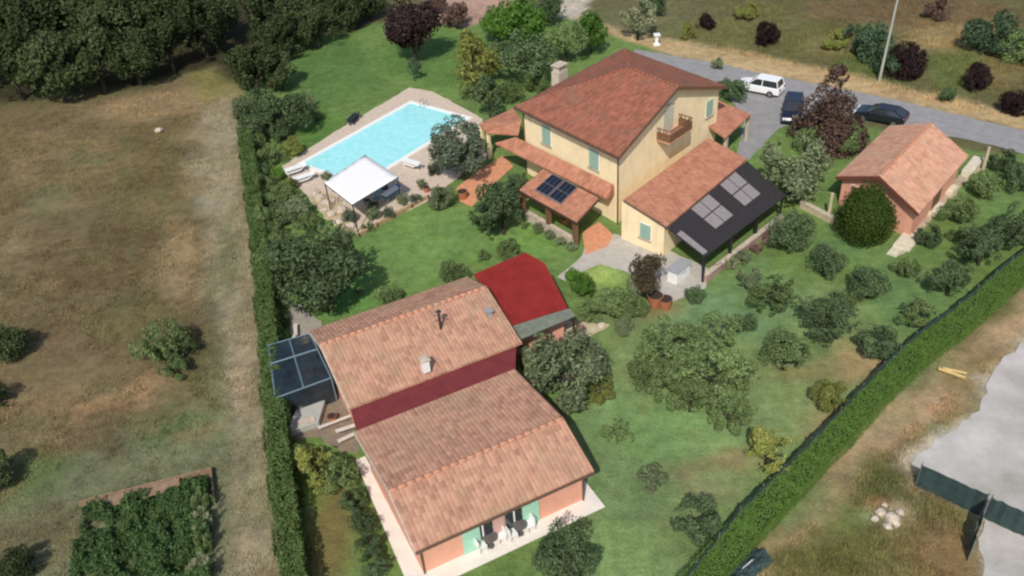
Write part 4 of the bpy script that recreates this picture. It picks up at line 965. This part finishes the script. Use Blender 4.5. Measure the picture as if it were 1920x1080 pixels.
def proto(kind, variant):
    k = (kind, variant)
    if k not in PROTO:
        s = spec_[kind]; PROTO[k] = crown_mesh(kind+'_crown', LM[s[0]], s[1], s[2], s[3], s[4], s[5], s[6], seed=hash(kind) % 1 + sum(map(ord, kind))*3+variant*17)
    return PROTO[k]
cnt = 0
def tree(px, py, rpx, kind, label, zf=None, tall=1.0, name=None, cat=None, group=None, ry=None, trunk=True):
    """crown centre at photo pixel, radius in photo pixels; stands on the ground under its crown"""
    global cnt; cnt += 1
    rpx *= {'ball': 1.0, 'wood': 1.1, 'pink': 1.1, 'purple': 1.1}.get(kind, 1.18)
    r = rpx/ppm(P(px, py, 2)); r = rpx/ppm(P(px, py, r))
    zc = zf*r if zf else (1.25*r if trunk else .72*r)*tall
    v = P(px, py, zc); base = Vector((v.x, v.y, 0))
    bush = not trunk
    nm = name or ('bush' if bush else 'tree')
    o = empty(nm, base, label, cat or ('bush' if bush else 'tree'), group)
    c = bpy.data.objects.new('foliage' if bush else 'crown', proto(kind, cnt % 2)); sc.collection.objects.link(c); c.parent = o
    c.location = (0, 0, zc); c.scale = (r, r*(ry or random.uniform(.88, 1.08)), r*tall*random.uniform(.88, 1.05)); c.rotation_euler.z = random.uniform(0, 6.28)
    t = bpy.data.objects.new('stem' if bush else 'trunk', TR[cnt % 2]); sc.collection.objects.link(t); t.parent = o; tw = .5 if spec_[kind][1] in ('cone', 'ball') else .85; t.scale = (r*tw, r*tw, zc*.85); t.rotation_euler.z = random.uniform(0, 6.28)
    return o
T = tree
W_ = 'trees of the dark wood at the top left'
wood_ = [(-30, 20, 90, 'leftmost at the top edge of the photo'), (60, 30, 80, 'second from the left at the top edge'), (150, 10, 85, 'third from the left at the top edge'), (250, 15, 80, 'fourth from the left at the top edge'), (340, 0, 75, 'above the head of the farm track'),
 (10, 110, 80, 'at the left edge just above the brown field'), (95, 120, 75, 'front row, second from the left edge'), (175, 105, 70, 'front row, in the middle of the wood'), (245, 100, 62, 'front row, right of the middle'), (310, 75, 60, 'front row, second from its right end'), (372, 45, 62, 'front row, at its right end'), (-90, 110, 80, 'cut by the left edge'), (410, 20, 50, 'small one nearest the gap'), (200, 50, 70, 'in the second row behind the middle')]
for i, (x, y, r, w_2) in enumerate(wood_): T(x, y, r, 'wood', 'dark tree of the top left wood, '+w_2, zf=.95, group=W_)
for x, y, r, k, w_2 in [(500, 20, 60, 'dark', 'at the left, beside the gap'), (570, 10, 60, 'wood', 'second from the left'), (640, 5, 58, 'wood', 'third from the left'), (690, -5, 45, 'dark', 'beside the purple tree'), (520, 70, 50, 'dark', 'front row above the lawn tip'), (590, 50, 50, 'wood', 'front row right')]:
    T(x, y, r, 'wood', 'dark tree of the wood above the top lawn, '+w_2, zf=.8, group='trees above the top lawn')
T(475, 125, 58, 'wood', 'dark round tree where the hedge meets the wood', zf=.9); T(522, 130, 42, 'wood', 'smaller dark tree left of the top lawn tip', zf=.9)
T(485, 205, 52, 'dark', 'dark tree at the top end of the left hedge', zf=.9); T(535, 210, 48, 'dark', 'dark tree beside the lawn, left of the pool', zf=.9)
T(572, 190, 22, 'pale', 'small pale shrub on the lawn edge left of the pool', trunk=False)
T(505, 290, 26, 'mid', 'green shrub between hedge and pool corner, upper one', trunk=False); T(545, 275, 24, 'yellow', 'yellowish shrub just above the left pool corner', trunk=False)
T(495, 345, 30, 'mid', 'green shrub beside the hedge level with the pool corner', trunk=False); T(530, 365, 32, 'mid', 'green shrub left of the rockery', trunk=False)
T(560, 390, 30, 'olive', 'grey-green shrub at the lower left of the rockery', trunk=False); T(500, 410, 34, 'mid', 'green shrub behind the big round tree, beside the hedge', trunk=False)
T(520, 325, 16, 'bright', 'small bright shrub nearest the left pool corner', trunk=False)
T(592, 492, 92, 'dark', 'big round dark green tree between the left hedge and the lawn', zf=.95); T(525, 470, 45, 'mid', 'lighter green tree pressed between the hedge and the big round tree', zf=1.0)
T(640, 440, 22, 'olive', 'small grey-green shrub at the lower rockery corner', trunk=False); T(700, 400, 16, 'olive', 'low shrub behind the timber border, left one', trunk=False); T(755, 372, 14, 'olive', 'low shrub behind the timber border, right one', trunk=False)
T(612, 330, 12, 'olive', 'tiny shrub behind the sun canopy posts', trunk=False)
T(770, 42, 56, 'purple', 'very dark purple-leaved tree at the head of the top lawn', zf=1.25, tall=1.1)
T(775, 125, 12, 'blue', 'slim sapling standing alone on the top lawn', zf=2, tall=1.6)
T(852, 28, 30, 'reddish', 'brownish red shrub right of the purple tree', trunk=False); T(820, 5, 24, 'reddish', 'small reddish shrub at the top edge right of the purple tree', trunk=False)
T(890, 112, 58, 'yellow', 'yellow-green tree left of the house chimney', zf=.85); T(975, 40, 58, 'bright', 'bright green tree at the top behind the yellow-green tree', zf=1)
T(990, 105, 52, 'dark', 'dark green tree touching the stone chimney', zf=1); T(1060, 70, 42, 'mid', 'green tree directly behind the stone chimney', zf=1); T(1108, 55, 40, 'bright', 'bright green tree behind the far roof corner', zf=1)
T(930, 40, 34, 'bright', 'smaller bright green tree at the left of the brightest one', zf=1); T(945, 85, 30, 'dark', 'dark green shrub between yellow-green tree and chimney tree', trunk=False); T(1035, 15, 30, 'dark', 'dark tree at the top edge above the chimney', zf=.9)
T(915, 178, 34, 'cypress', 'small dark columnar cypress beside the far porch', zf=1.1, tall=1.2); T(878, 170, 18, 'mid', 'small shrub left of the columnar cypress', trunk=False); T(960, 170, 26, 'mid', 'low green shrub behind the far porch roof', trunk=False); T(1005, 150, 26, 'mid', 'low green shrub against the back left of the house', trunk=False)
T(1197, 25, 36, 'pale', 'pale airy tree beside the road end at the top edge', zf=1.2); T(1225, 10, 26, 'dark', 'dark shrub right of the pale airy tree', trunk=False)
T(862, 275, 60, 'greygreen', 'grey-green olive tree over the right end of the pool', zf=1.0); T(940, 385, 58, 'dark', 'dark green tree between the terracotta path and the solar porch', zf=.95)
T(828, 368, 30, 'olive', 'grey-green shrub at the near end of the pool paving', trunk=False); T(975, 345, 26, 'dark', 'dark shrub against the porch left of the solar panels', trunk=False)
T(850, 508, 26, 'mid', 'small green shrub touching the far eave of the flued building', trunk=False); T(728, 552, 24, 'mid', 'faint green shrub near the middle of the far eave', trunk=False); T(958, 468, 24, 'mid', 'small green shrub at the corner of the red roof', trunk=False); T(905, 478, 14, 'mid', 'tiny shrub left of the red roof on the lawn', trunk=False)
T(672, 545, 10, 'pale', 'tiny pale flowering plant on the lawn beside the big round tree', trunk=False)
for i, (x, y) in enumerate([(1008, 428), (1030, 440), (1052, 452), (1072, 462)]): T(x, y, 12, 'olive', ['leftmost', 'second from the left', 'third from the left', 'rightmost'][i]+' of the small plants in front of the solar porch', trunk=False, group='plants in front of the solar porch')
for x, y, r, k, l_ in [(520, 245, 24, 'dark', 'dark shrub between the hedge and the lawn, level with the far end of the pool'), (590, 215, 14, 'mid', 'small green shrub on the lawn edge below the pale one'), (478, 300, 20, 'mid', 'green shrub leaning on the hedge left of the pool'), (530, 400, 28, 'olive', 'grey-green shrub above the big round tree'), (575, 415, 24, 'mid', 'green shrub touching the top of the big round tree'), (545, 345, 18, 'yellow', 'yellowish shrub at the left rim of the rockery'), (690, 425, 12, 'mid', 'tiny green plant at the near end of the timber border'), (728, 400, 13, 'greygreen', 'dusky plant in the middle of the timber border'), (780, 372, 12, 'greygreen', 'dusky plant at the far end of the timber border'), (655, 405, 16, 'greygreen', 'dusky shrub below the left canopy post')]: T(x, y, r, k, l_, trunk=False)
for x, y, r, k, l_ in [(472, 262, 24, 'mid', 'green shrub growing into the top end of the left hedge'), (492, 318, 20, 'dark', 'dark shrub growing out of the hedge, level with the far pool corner'), (498, 378, 24, 'dark', 'dark shrub growing out of the hedge above the big round tree'), (512, 440, 26, 'mid', 'green shrub growing out of the hedge beside the big round tree'), (512, 560, 22, 'mid', 'green shrub growing out of the hedge below the big round tree'), (524, 600, 18, 'dark', 'dark shrub between the hedge and the stone path')]: T(x, y, r, k, l_, trunk=False)
for x, y, r, k, l_ in [(632, 352, 10, 'greygreen', 'dusky plant under the left edge of the sun canopy'), (700, 385, 12, 'olive', 'low grey-green plant between the canopy and the timber border'), (790, 345, 12, 'olive', 'low grey-green plant beside the white lounger'), (812, 318, 14, 'greygreen', 'dusky shrub at the foot of the olive tree by the pool')]: T(x, y, r, k, l_, trunk=False)
# middle garden
T(1064, 690, 88, 'olive', 'big grey-green olive tree overhanging the right corner of the nearest roof', zf=.75); T(1008, 660, 34, 'olive', 'small grey-green tree beside the roof corner below the red roof', trunk=False)
T(1085, 622, 20, 'pink', 'pinkish flowering shrub above the big olive tree', trunk=False); T(1060, 640, 16, 'pink', 'small pinkish plant beside the gravel path', trunk=False); T(1120, 730, 32, 'yellow', 'yellowish shrub at the right flank of the big olive tree', trunk=False); T(1045, 765, 26, 'olive', 'low shrub below the big olive tree against the roof', trunk=False)
T(1216, 508, 38, 'bronze', 'narrow dark bronze tree in front of the yellow wing', zf=1.45, tall=1.35)
T(1095, 535, 28, 'bright', 'bright green bush right of the red roof', trunk=False); T(1075, 515, 16, 'bright', 'small bright bush at the red roof corner', trunk=False); T(1150, 565, 36, 'mid', 'green bush in the middle of the border right of the red roof', trunk=False); T(1190, 575, 30, 'mid', 'green bush left of the terracotta pots', trunk=False); T(1105, 585, 28, 'mid', 'green bush above the gravel path', trunk=False); T(1195, 540, 26, 'olive', 'grey-green bush at the foot of the bronze tree', trunk=False)
T(1170, 610, 22, 'olive', 'low grey-green bush right of the gravel path', trunk=False)
for i, (x, y, r, k) in enumerate([(1345, 500, 14, 'pink'), (1370, 490, 16, 'pale'), (1395, 482, 18, 'olive'), (1420, 462, 15, 'pink'), (1440, 445, 15, 'pink')]):
    T(x, y, r, k, ['first', 'second', 'third', 'fourth', 'last'][i]+' flowering shrub along the pergola wall, counted from the house corner', trunk=False, group='shrubs along the pergola wall')
orch = [(1285, 640, 42, 'airy', 'airy tree squeezed into the upper middle of the garden thicket', 1), (1395, 705, 34, 'airy', 'airy tree at the right side of the garden thicket', 1), (1260, 715, 46, 'airy', 'airy tree in the lower left middle of the garden thicket', 1), (1345, 745, 40, 'airy', 'airy tree between the two lower tips of the garden thicket', 1), (1250, 650, 62, 'airy', 'airy fruit tree at the upper left of the thicket in the middle of the garden', 1), (1330, 690, 70, 'airy', 'largest airy fruit tree in the middle of the garden thicket', 1), (1210, 700, 36, 'airy', 'low airy tree at the left end of the garden thicket', 1), (1295, 740, 44, 'airy', 'airy tree at the lower side of the garden thicket', 1), (1370, 770, 44, 'airy', 'airy tree at the lower right tip of the garden thicket', 1), (1350, 620, 40, 'airy', 'airy tree at the top of the garden thicket', 1),
 (1474, 655, 50, 'dense', 'round dense dark green tree right of the garden thicket', 1), (1455, 552, 46, 'mid', 'green fruit tree right of the bare lawn behind the thicket', 1), (1405, 520, 26, 'olive', 'small grey-green tree below the pergola wall', 1), (1395, 605, 26, 'dark', 'small dark shrub between lawn and round tree', 0), (1303, 550, 20, 'dark', 'small dark shrub on the lawn below the pergola', 0),
 (1562, 595, 54, 'dark', 'dark fruit tree right of centre in the orchard', 1), (1645, 640, 42, 'dark', 'dark tree leaning over the hedge line', 1), (1548, 487, 36, 'dark', 'dark small tree below the round conifer', 1), (1632, 527, 38, 'dark', 'dark small tree in the middle of the right orchard', 1), (1785, 522, 40, 'dark', 'dark tree near the hedge in the right orchard', 1), (1720, 588, 34, 'mid', 'green tree close to the hedge, left of the dark one', 1), (1845, 460, 46, 'dark', 'large dark tree at the right, beside the hedge', 1), (1905, 425, 44, 'dark', 'dark tree cut by the right edge of the photo', 1),
 (1558, 740, 36, 'yellow', 'yellow-green small tree at the worn patch by the hedge', 1), (1442, 842, 54, 'yellow', 'yellow-green tree leaning over the hedge', 1), (1222, 898, 32, 'olive', 'small grey-green tree alone on the lawn right of the terrace', 1), (1308, 975, 48, 'dark', 'dark tree with upright shoots beside the hedge at the bottom', 1), (1157, 808, 30, 'mid', 'faint green shrub on the lawn right of the nearest roof', 0), (1062, 1045, 66, 'dark', 'big dark tree at the bottom edge below the terrace', 1),
 (1483, 430, 44, 'dark', 'dark tree at the far end of the pergola', 1), (1490, 312, 72, 'olive', 'big grey-green tree between the pergola and the outbuilding', 1), (1800, 390, 36, 'mid', 'green shrub right of the outbuilding', 0), (1850, 345, 30, 'mid', 'green shrub below the pale timber post', 0), (1905, 330, 34, 'dark', 'dark shrub along the road at the right edge', 0), (1740, 440, 26, 'dark', 'dark shrub below the halfway slab', 0), (1700, 500, 24, 'mid', 'small green shrub below the slab step', 0), (1880, 300, 26, 'dark', 'dark shrub right of the pale timber post by the road', 0), (1800, 440, 22, 'mid', 'small green shrub left of the large dark tree', 0), (1590, 560, 22, 'mid', 'small green shrub above the dark orchard tree', 0)]
for x, y, r, k, lb_, tr in orch: T(x, y, r, k, lb_, trunk=bool(tr), zf=(.85 if tr else None), name='fruit_tree' if tr and k in ('airy', 'mid') else None)
T(1625, 400, 58, 'ball', 'round dark conifer standing in front of the outbuilding gable', zf=.95, tall=1.12)
T(1560, 195, 76, 'red', 'broad dull red-leaved tree between the two dark cars', zf=.92, tall=1.0)
T(1372, 168, 30, 'dark', 'dark green shrub behind the entrance porch', trunk=False)
T(1345, 118, 14, 'olive', 'small shrub behind the right roof corner', trunk=False)
T(1590, 256, 36, 'mid', 'green shrub left of the outbuilding roof', trunk=False); T(1520, 262, 30, 'mid', 'green shrub under the red-leaved tree beside the gate pillar', trunk=False)
# bushes and meadow trees beyond the road
for x, y, r, k, lb_ in [(1325, 42, 20, 'redbush', 'small dark red bush left of its neighbour at the top of the meadow'), (1440, 66, 28, 'redbush', 'dark red bush above the white car'), (1698, 118, 46, 'purple', 'largest dark purple bush, right of the utility pole'), (1628, 78, 48, 'blue', 'blue-green bush left of the utility pole'), (1660, 115, 34, 'blue', 'blue-green bush directly behind the utility pole'), (1835, 148, 32, 'redbush', 'dark red bush in the right meadow'), (1868, 62, 56, 'blue', 'large blue-green bush in the right meadow'), (1905, 195, 30, 'redbush', 'reddish bush at the right edge above the road'), (1780, 178, 20, 'dark', 'low dark bush below the purple one'), (1920, 90, 40, 'mid', 'green bush cut by the right edge'), (1565, 75, 26, 'yellow', 'straw-yellow bush left of the blue-green ones'), (1290, 60, 20, 'yellow', 'olive bush near the pale pedestal'), (1400, 20, 24, 'yellow', 'olive bush at the top edge between the red bushes'), (1760, 20, 26, 'reddish', 'brownish bush at the top edge right of the pole')]:
    T(x, y, r, k, lb_, trunk=False, zf=.55)
# lower left
T(300, 640, 50, 'mid', 'green sapling clump alone in the west field', zf=.7); T(325, 690, 26, 'mid', 'smaller leafy clump below the sapling in the west field', trunk=False); T(355, 650, 22, 'wood', 'dark leafy clump right of the field sapling', trunk=False)
T(588, 872, 50, 'yellow', 'yellow-green bush below the concrete platform', trunk=False); T(636, 888, 38, 'mid', 'green bush beside the left terrace strip', trunk=False)
for i, (x, y, r) in enumerate([(660, 935, 28), (676, 980, 30), (692, 1025, 30), (706, 1068, 28)]): T(x, y, r, 'dark', ['topmost', 'second', 'third', 'bottom'][i]+' dark bush in the row along the left terrace strip', trunk=False, group='bushes along the left terrace strip')
T(556, 862, 30, 'mid', 'green bush between hedge and yellow-green bush', trunk=False)
T(0, 640, 52, 'wood', 'dark leafy shrub standing in for a tree shadow, cut by the left edge at mid height', trunk=False); T(-12, 740, 30, 'wood', 'dark shrub cut by the left edge below the larger one', trunk=False); T(-8, 880, 46, 'wood', 'dark shrub standing in for a tree shadow at the left edge beside the green patch', trunk=False); T(30, 1060, 42, 'wood', 'dark shrub in the bottom left corner', trunk=False)  # mid-height and green-patch shrubs stand in for an unseen tree's shadow

# spiky tree shadow at the left edge, built as dark shrubs, and slim cactus like stems are not separable; hedges next
def hedge(name, pts, h, wd, material, label, dens=150, size=.10, seed=3, bul=.5):
    g_ = np.random.default_rng(seed); root = empty(name, Vector((*pts[0].xy, 0)), label, 'hedge')
    Ps = []; Ns = []; core = MB()
    for a, b in zip(pts[:-1], pts[1:]):
        a = Vector((*a.xy, 0)); b = Vector((*b.xy, 0)); d = (b-a); L = d.length; d.normalize(); nn_ = Vector((-d.y, d.x, 0))
        core.box(lerp(a, b, .5), d, L+.1, wd*.55, h*.7)
        n = int(dens*L*(wd+2*h)); s = g_.uniform(-.15, L+.15, n); q = g_.uniform(0, wd+2*h, n)
        off = np.where(q < h, -wd/2, np.where(q > h+wd, wd/2, q-h-wd/2)); z = np.where(q < h, q, np.where(q > h+wd, 2*h+wd-q, h))
        nx_ = np.where(q < h, -1., np.where(q > h+wd, 1., 0)); nz = np.where((q >= h) & (q <= h+wd), 1., .15)
        bulge = (fbm(s*.9+a.x, z*1.1+off, seed)-.5)*.6*bul
        pts_ = np.array(a)[None, :]+s[:, None]*np.array(d)[None, :]+(off*(1-.0*z)+nx_*bulge+g_.normal(0, .04, n))[:, None]*np.array(nn_)[None, :]
        pts_[:, 2] = z+np.where(nz > .5, bulge, 0)+g_.normal(0, .04, n)
        Ps.append(pts_); Ns.append(nx_[:, None]*np.array(nn_)[None, :]+nz[:, None]*np.array([0, 0, 1.])[None, :])
    Pn = np.concatenate(Ps)-np.array(root.location)[None, :]; Nn = np.concatenate(Ns)+g_.normal(size=Pn.shape)*(.35 if bul > .4 else .22)
    V, F4 = leaf_quads(Pn, Nn, size); o = bpy.data.objects.new('foliage', fast_mesh('foliage', V, F4, material)); sc.collection.objects.link(o); o.parent = root
    core.build('branches', mat('hedge_inside', (.02, .028, .012), .95, .2, 4), root)
hl = leaf_mat('hedge_leaves', (.05, .085, .025), (.13, .19, .065)); hr = leaf_mat('clipped_hedge_leaves', (.10, .18, .034), (.155, .26, .06))
hedge('hedge', [P(x, y, 1.7) for x, y in ((458, 235), (470, 330), (486, 450), (496, 560), (503, 640), (512, 740), (522, 850), (538, 980), (552, 1100))], 1.75, 1.15, hl, 'long straight green hedge between the farm track and the garden', 330, .08, 4, 1.7)
hedge('hedge', [P(x+dx, y+dy, 1.15) for x, y, dx, dy in ((1240, 1115, 26, 18), (1372, 968, 24, 18), (1455, 890, 22, 16), (1503, 840, 20, 15), (1560, 785, 20, 14), (1640, 700, 18, 13), (1700, 645, 17, 12), (1780, 590, 15, 11), (1850, 530, 14, 11), (1990, 415, 12, 10))], 1.2, 1.35, hr, 'long smooth bright green hedge running diagonally beside the dirt track', 700, .038, 3, .35)
screen([P(x-2, y-3, 0) for x, y in ((1262, 1150), (1388, 990), (1470, 910), (1518, 860), (1574, 803), (1654, 717), (1713, 661), (1792, 605), (1862, 544), (2000, 432))], 1.42, 'dark mesh fence added behind the diagonal hedge to draw the shade line on its lawn side')  # added mesh, taller than the hedge, draws the hedge's dark shade line

# grass and crops
def tufts(name, n, region, h, label_kind, filt=None, seed=5, tint=1.0, blades=4, wdt=.03, material=None, spread=.14):
    g_ = np.random.default_rng(seed); xs = [p.x for p in region]; ys = [p.y for p in region]
    X_ = g_.uniform(min(xs), max(xs), n*3); Y_ = g_.uniform(min(ys), max(ys), n*3); k = sdist(X_, Y_, region) > .1
    k &= fbm(X_*.4, Y_*.4, seed) > .40
    X_ = X_[k][:n]; Y_ = Y_[k][:n]; n = len(X_); cl = gcolor(X_, Y_)
    hh = h*g_.uniform(.5, 1.5, n)
    Vs = []; Cs = []
    for b in range(blades):
        a = g_.uniform(0, 2*pi, n); bx = X_+np.cos(a)*g_.uniform(0, spread, n); by = Y_+np.sin(a)*g_.uniform(0, spread, n)
        px_ = -np.sin(a)*wdt; py_ = np.cos(a)*wdt; z0 = np.full(n, -.1)
        Vs.append(np.stack([np.stack([bx-px_, by-py_, z0], 1), np.stack([bx+px_, by+py_, z0], 1), np.stack([bx+np.cos(a)*hh*.3, by+np.sin(a)*hh*.3, hh], 1)], 1))
        c = cl*g_.uniform(.9, 1.6, n)[:, None]*tint; Cs.append(np.repeat(c[:, None, :], 3, 1))
    V = np.concatenate(Vs).reshape(-1, 3); C_ = np.concatenate(Cs).reshape(-1, 3)
    me = fast_mesh(name, V, np.arange(len(V)).reshape(-1, 3), material or EARTH)
    a = me.color_attributes.new('soil', 'FLOAT_COLOR', 'POINT'); a.data.foreach_set('color', np.concatenate([C_, np.ones((len(C_), 1))], 1).astype(np.float32).ravel())
    o = bpy.data.objects.new(name, me); sc.collection.objects.link(o); return tag(o, label_kind, 'grass', kind='stuff')
tufts('dry_grass', 34000, PP([(-60, 240), (270, 170), (400, 135), (445, 250), (470, 520), (530, 1090), (-80, 1090)]), .13, 'sparse dry grass tufts over the brown west field', seed=5, wdt=.018, blades=5, spread=.2, tint=1.3)
tufts('meadow_grass', 16000, PP([(1210, -20), (1980, -20), (1980, 240), (1700, 180), (1340, 90)]), .22, 'rough olive meadow grass beyond the road', seed=6, wdt=.03, spread=.4, tint=1.1)
tufts('rough_grass', 12000, PP([(1400, 1090), (1500, 990), (1700, 800), (1880, 640), (1830, 760), (1700, 860), (1800, 960), (1830, 1090)]), .16, 'rough grass between dirt track and gravel yard', seed=7, wdt=.018, spread=.2, tint=1.3)
tufts('lawn_grass', 12000, PP(GARDEN), .05, 'short lawn grass blades in the garden', seed=8, wdt=.015, tint=1.15)
g_ = np.random.default_rng(11); reg = PP([(165, 960), (395, 905), (402, 1100), (130, 1100)]); xs = [p.x for p in reg]; ys = [p.y for p in reg]
n = 60000; X_ = g_.uniform(min(xs), max(xs), n); Y_ = g_.uniform(min(ys), max(ys), n); k = (sdist(X_, Y_, reg) > 0) & (fbm(X_*1.3, Y_*1.3, 4) > .34); X_ = X_[k]; Y_ = Y_[k]
Z_ = (.18+np.clip(fbm(X_*1.3, Y_*1.3, 4)-.34, 0, 1)*2.6)*g_.uniform(.35, 1, len(X_))
V, F4 = leaf_quads(np.stack([X_, Y_, Z_], 1), g_.normal(size=(len(X_), 3))*.6+np.array([0, 0, .8]), .085)
me = fast_mesh('vegetable_crops', V, F4, leaf_mat('crop_leaves', (.045, .085, .030), (.11, .18, .065))); o = bpy.data.objects.new('vegetable_crops', me); sc.collection.objects.link(o); tag(o, 'dense leafy vegetable plants behind the plank edging', 'crops', kind='stuff')
for i, (y) in enumerate((935, 975, 1015, 1060)): T(378, y, 20, 'pale' if i % 2 else 'mid', ['rear', 'second', 'third', 'front'][i]+' climbing bean plant in the row at the right side of the vegetable garden', name='bean_plant', cat='plant', trunk=False, zf=1.3, tall=1.6, group='bean plants')
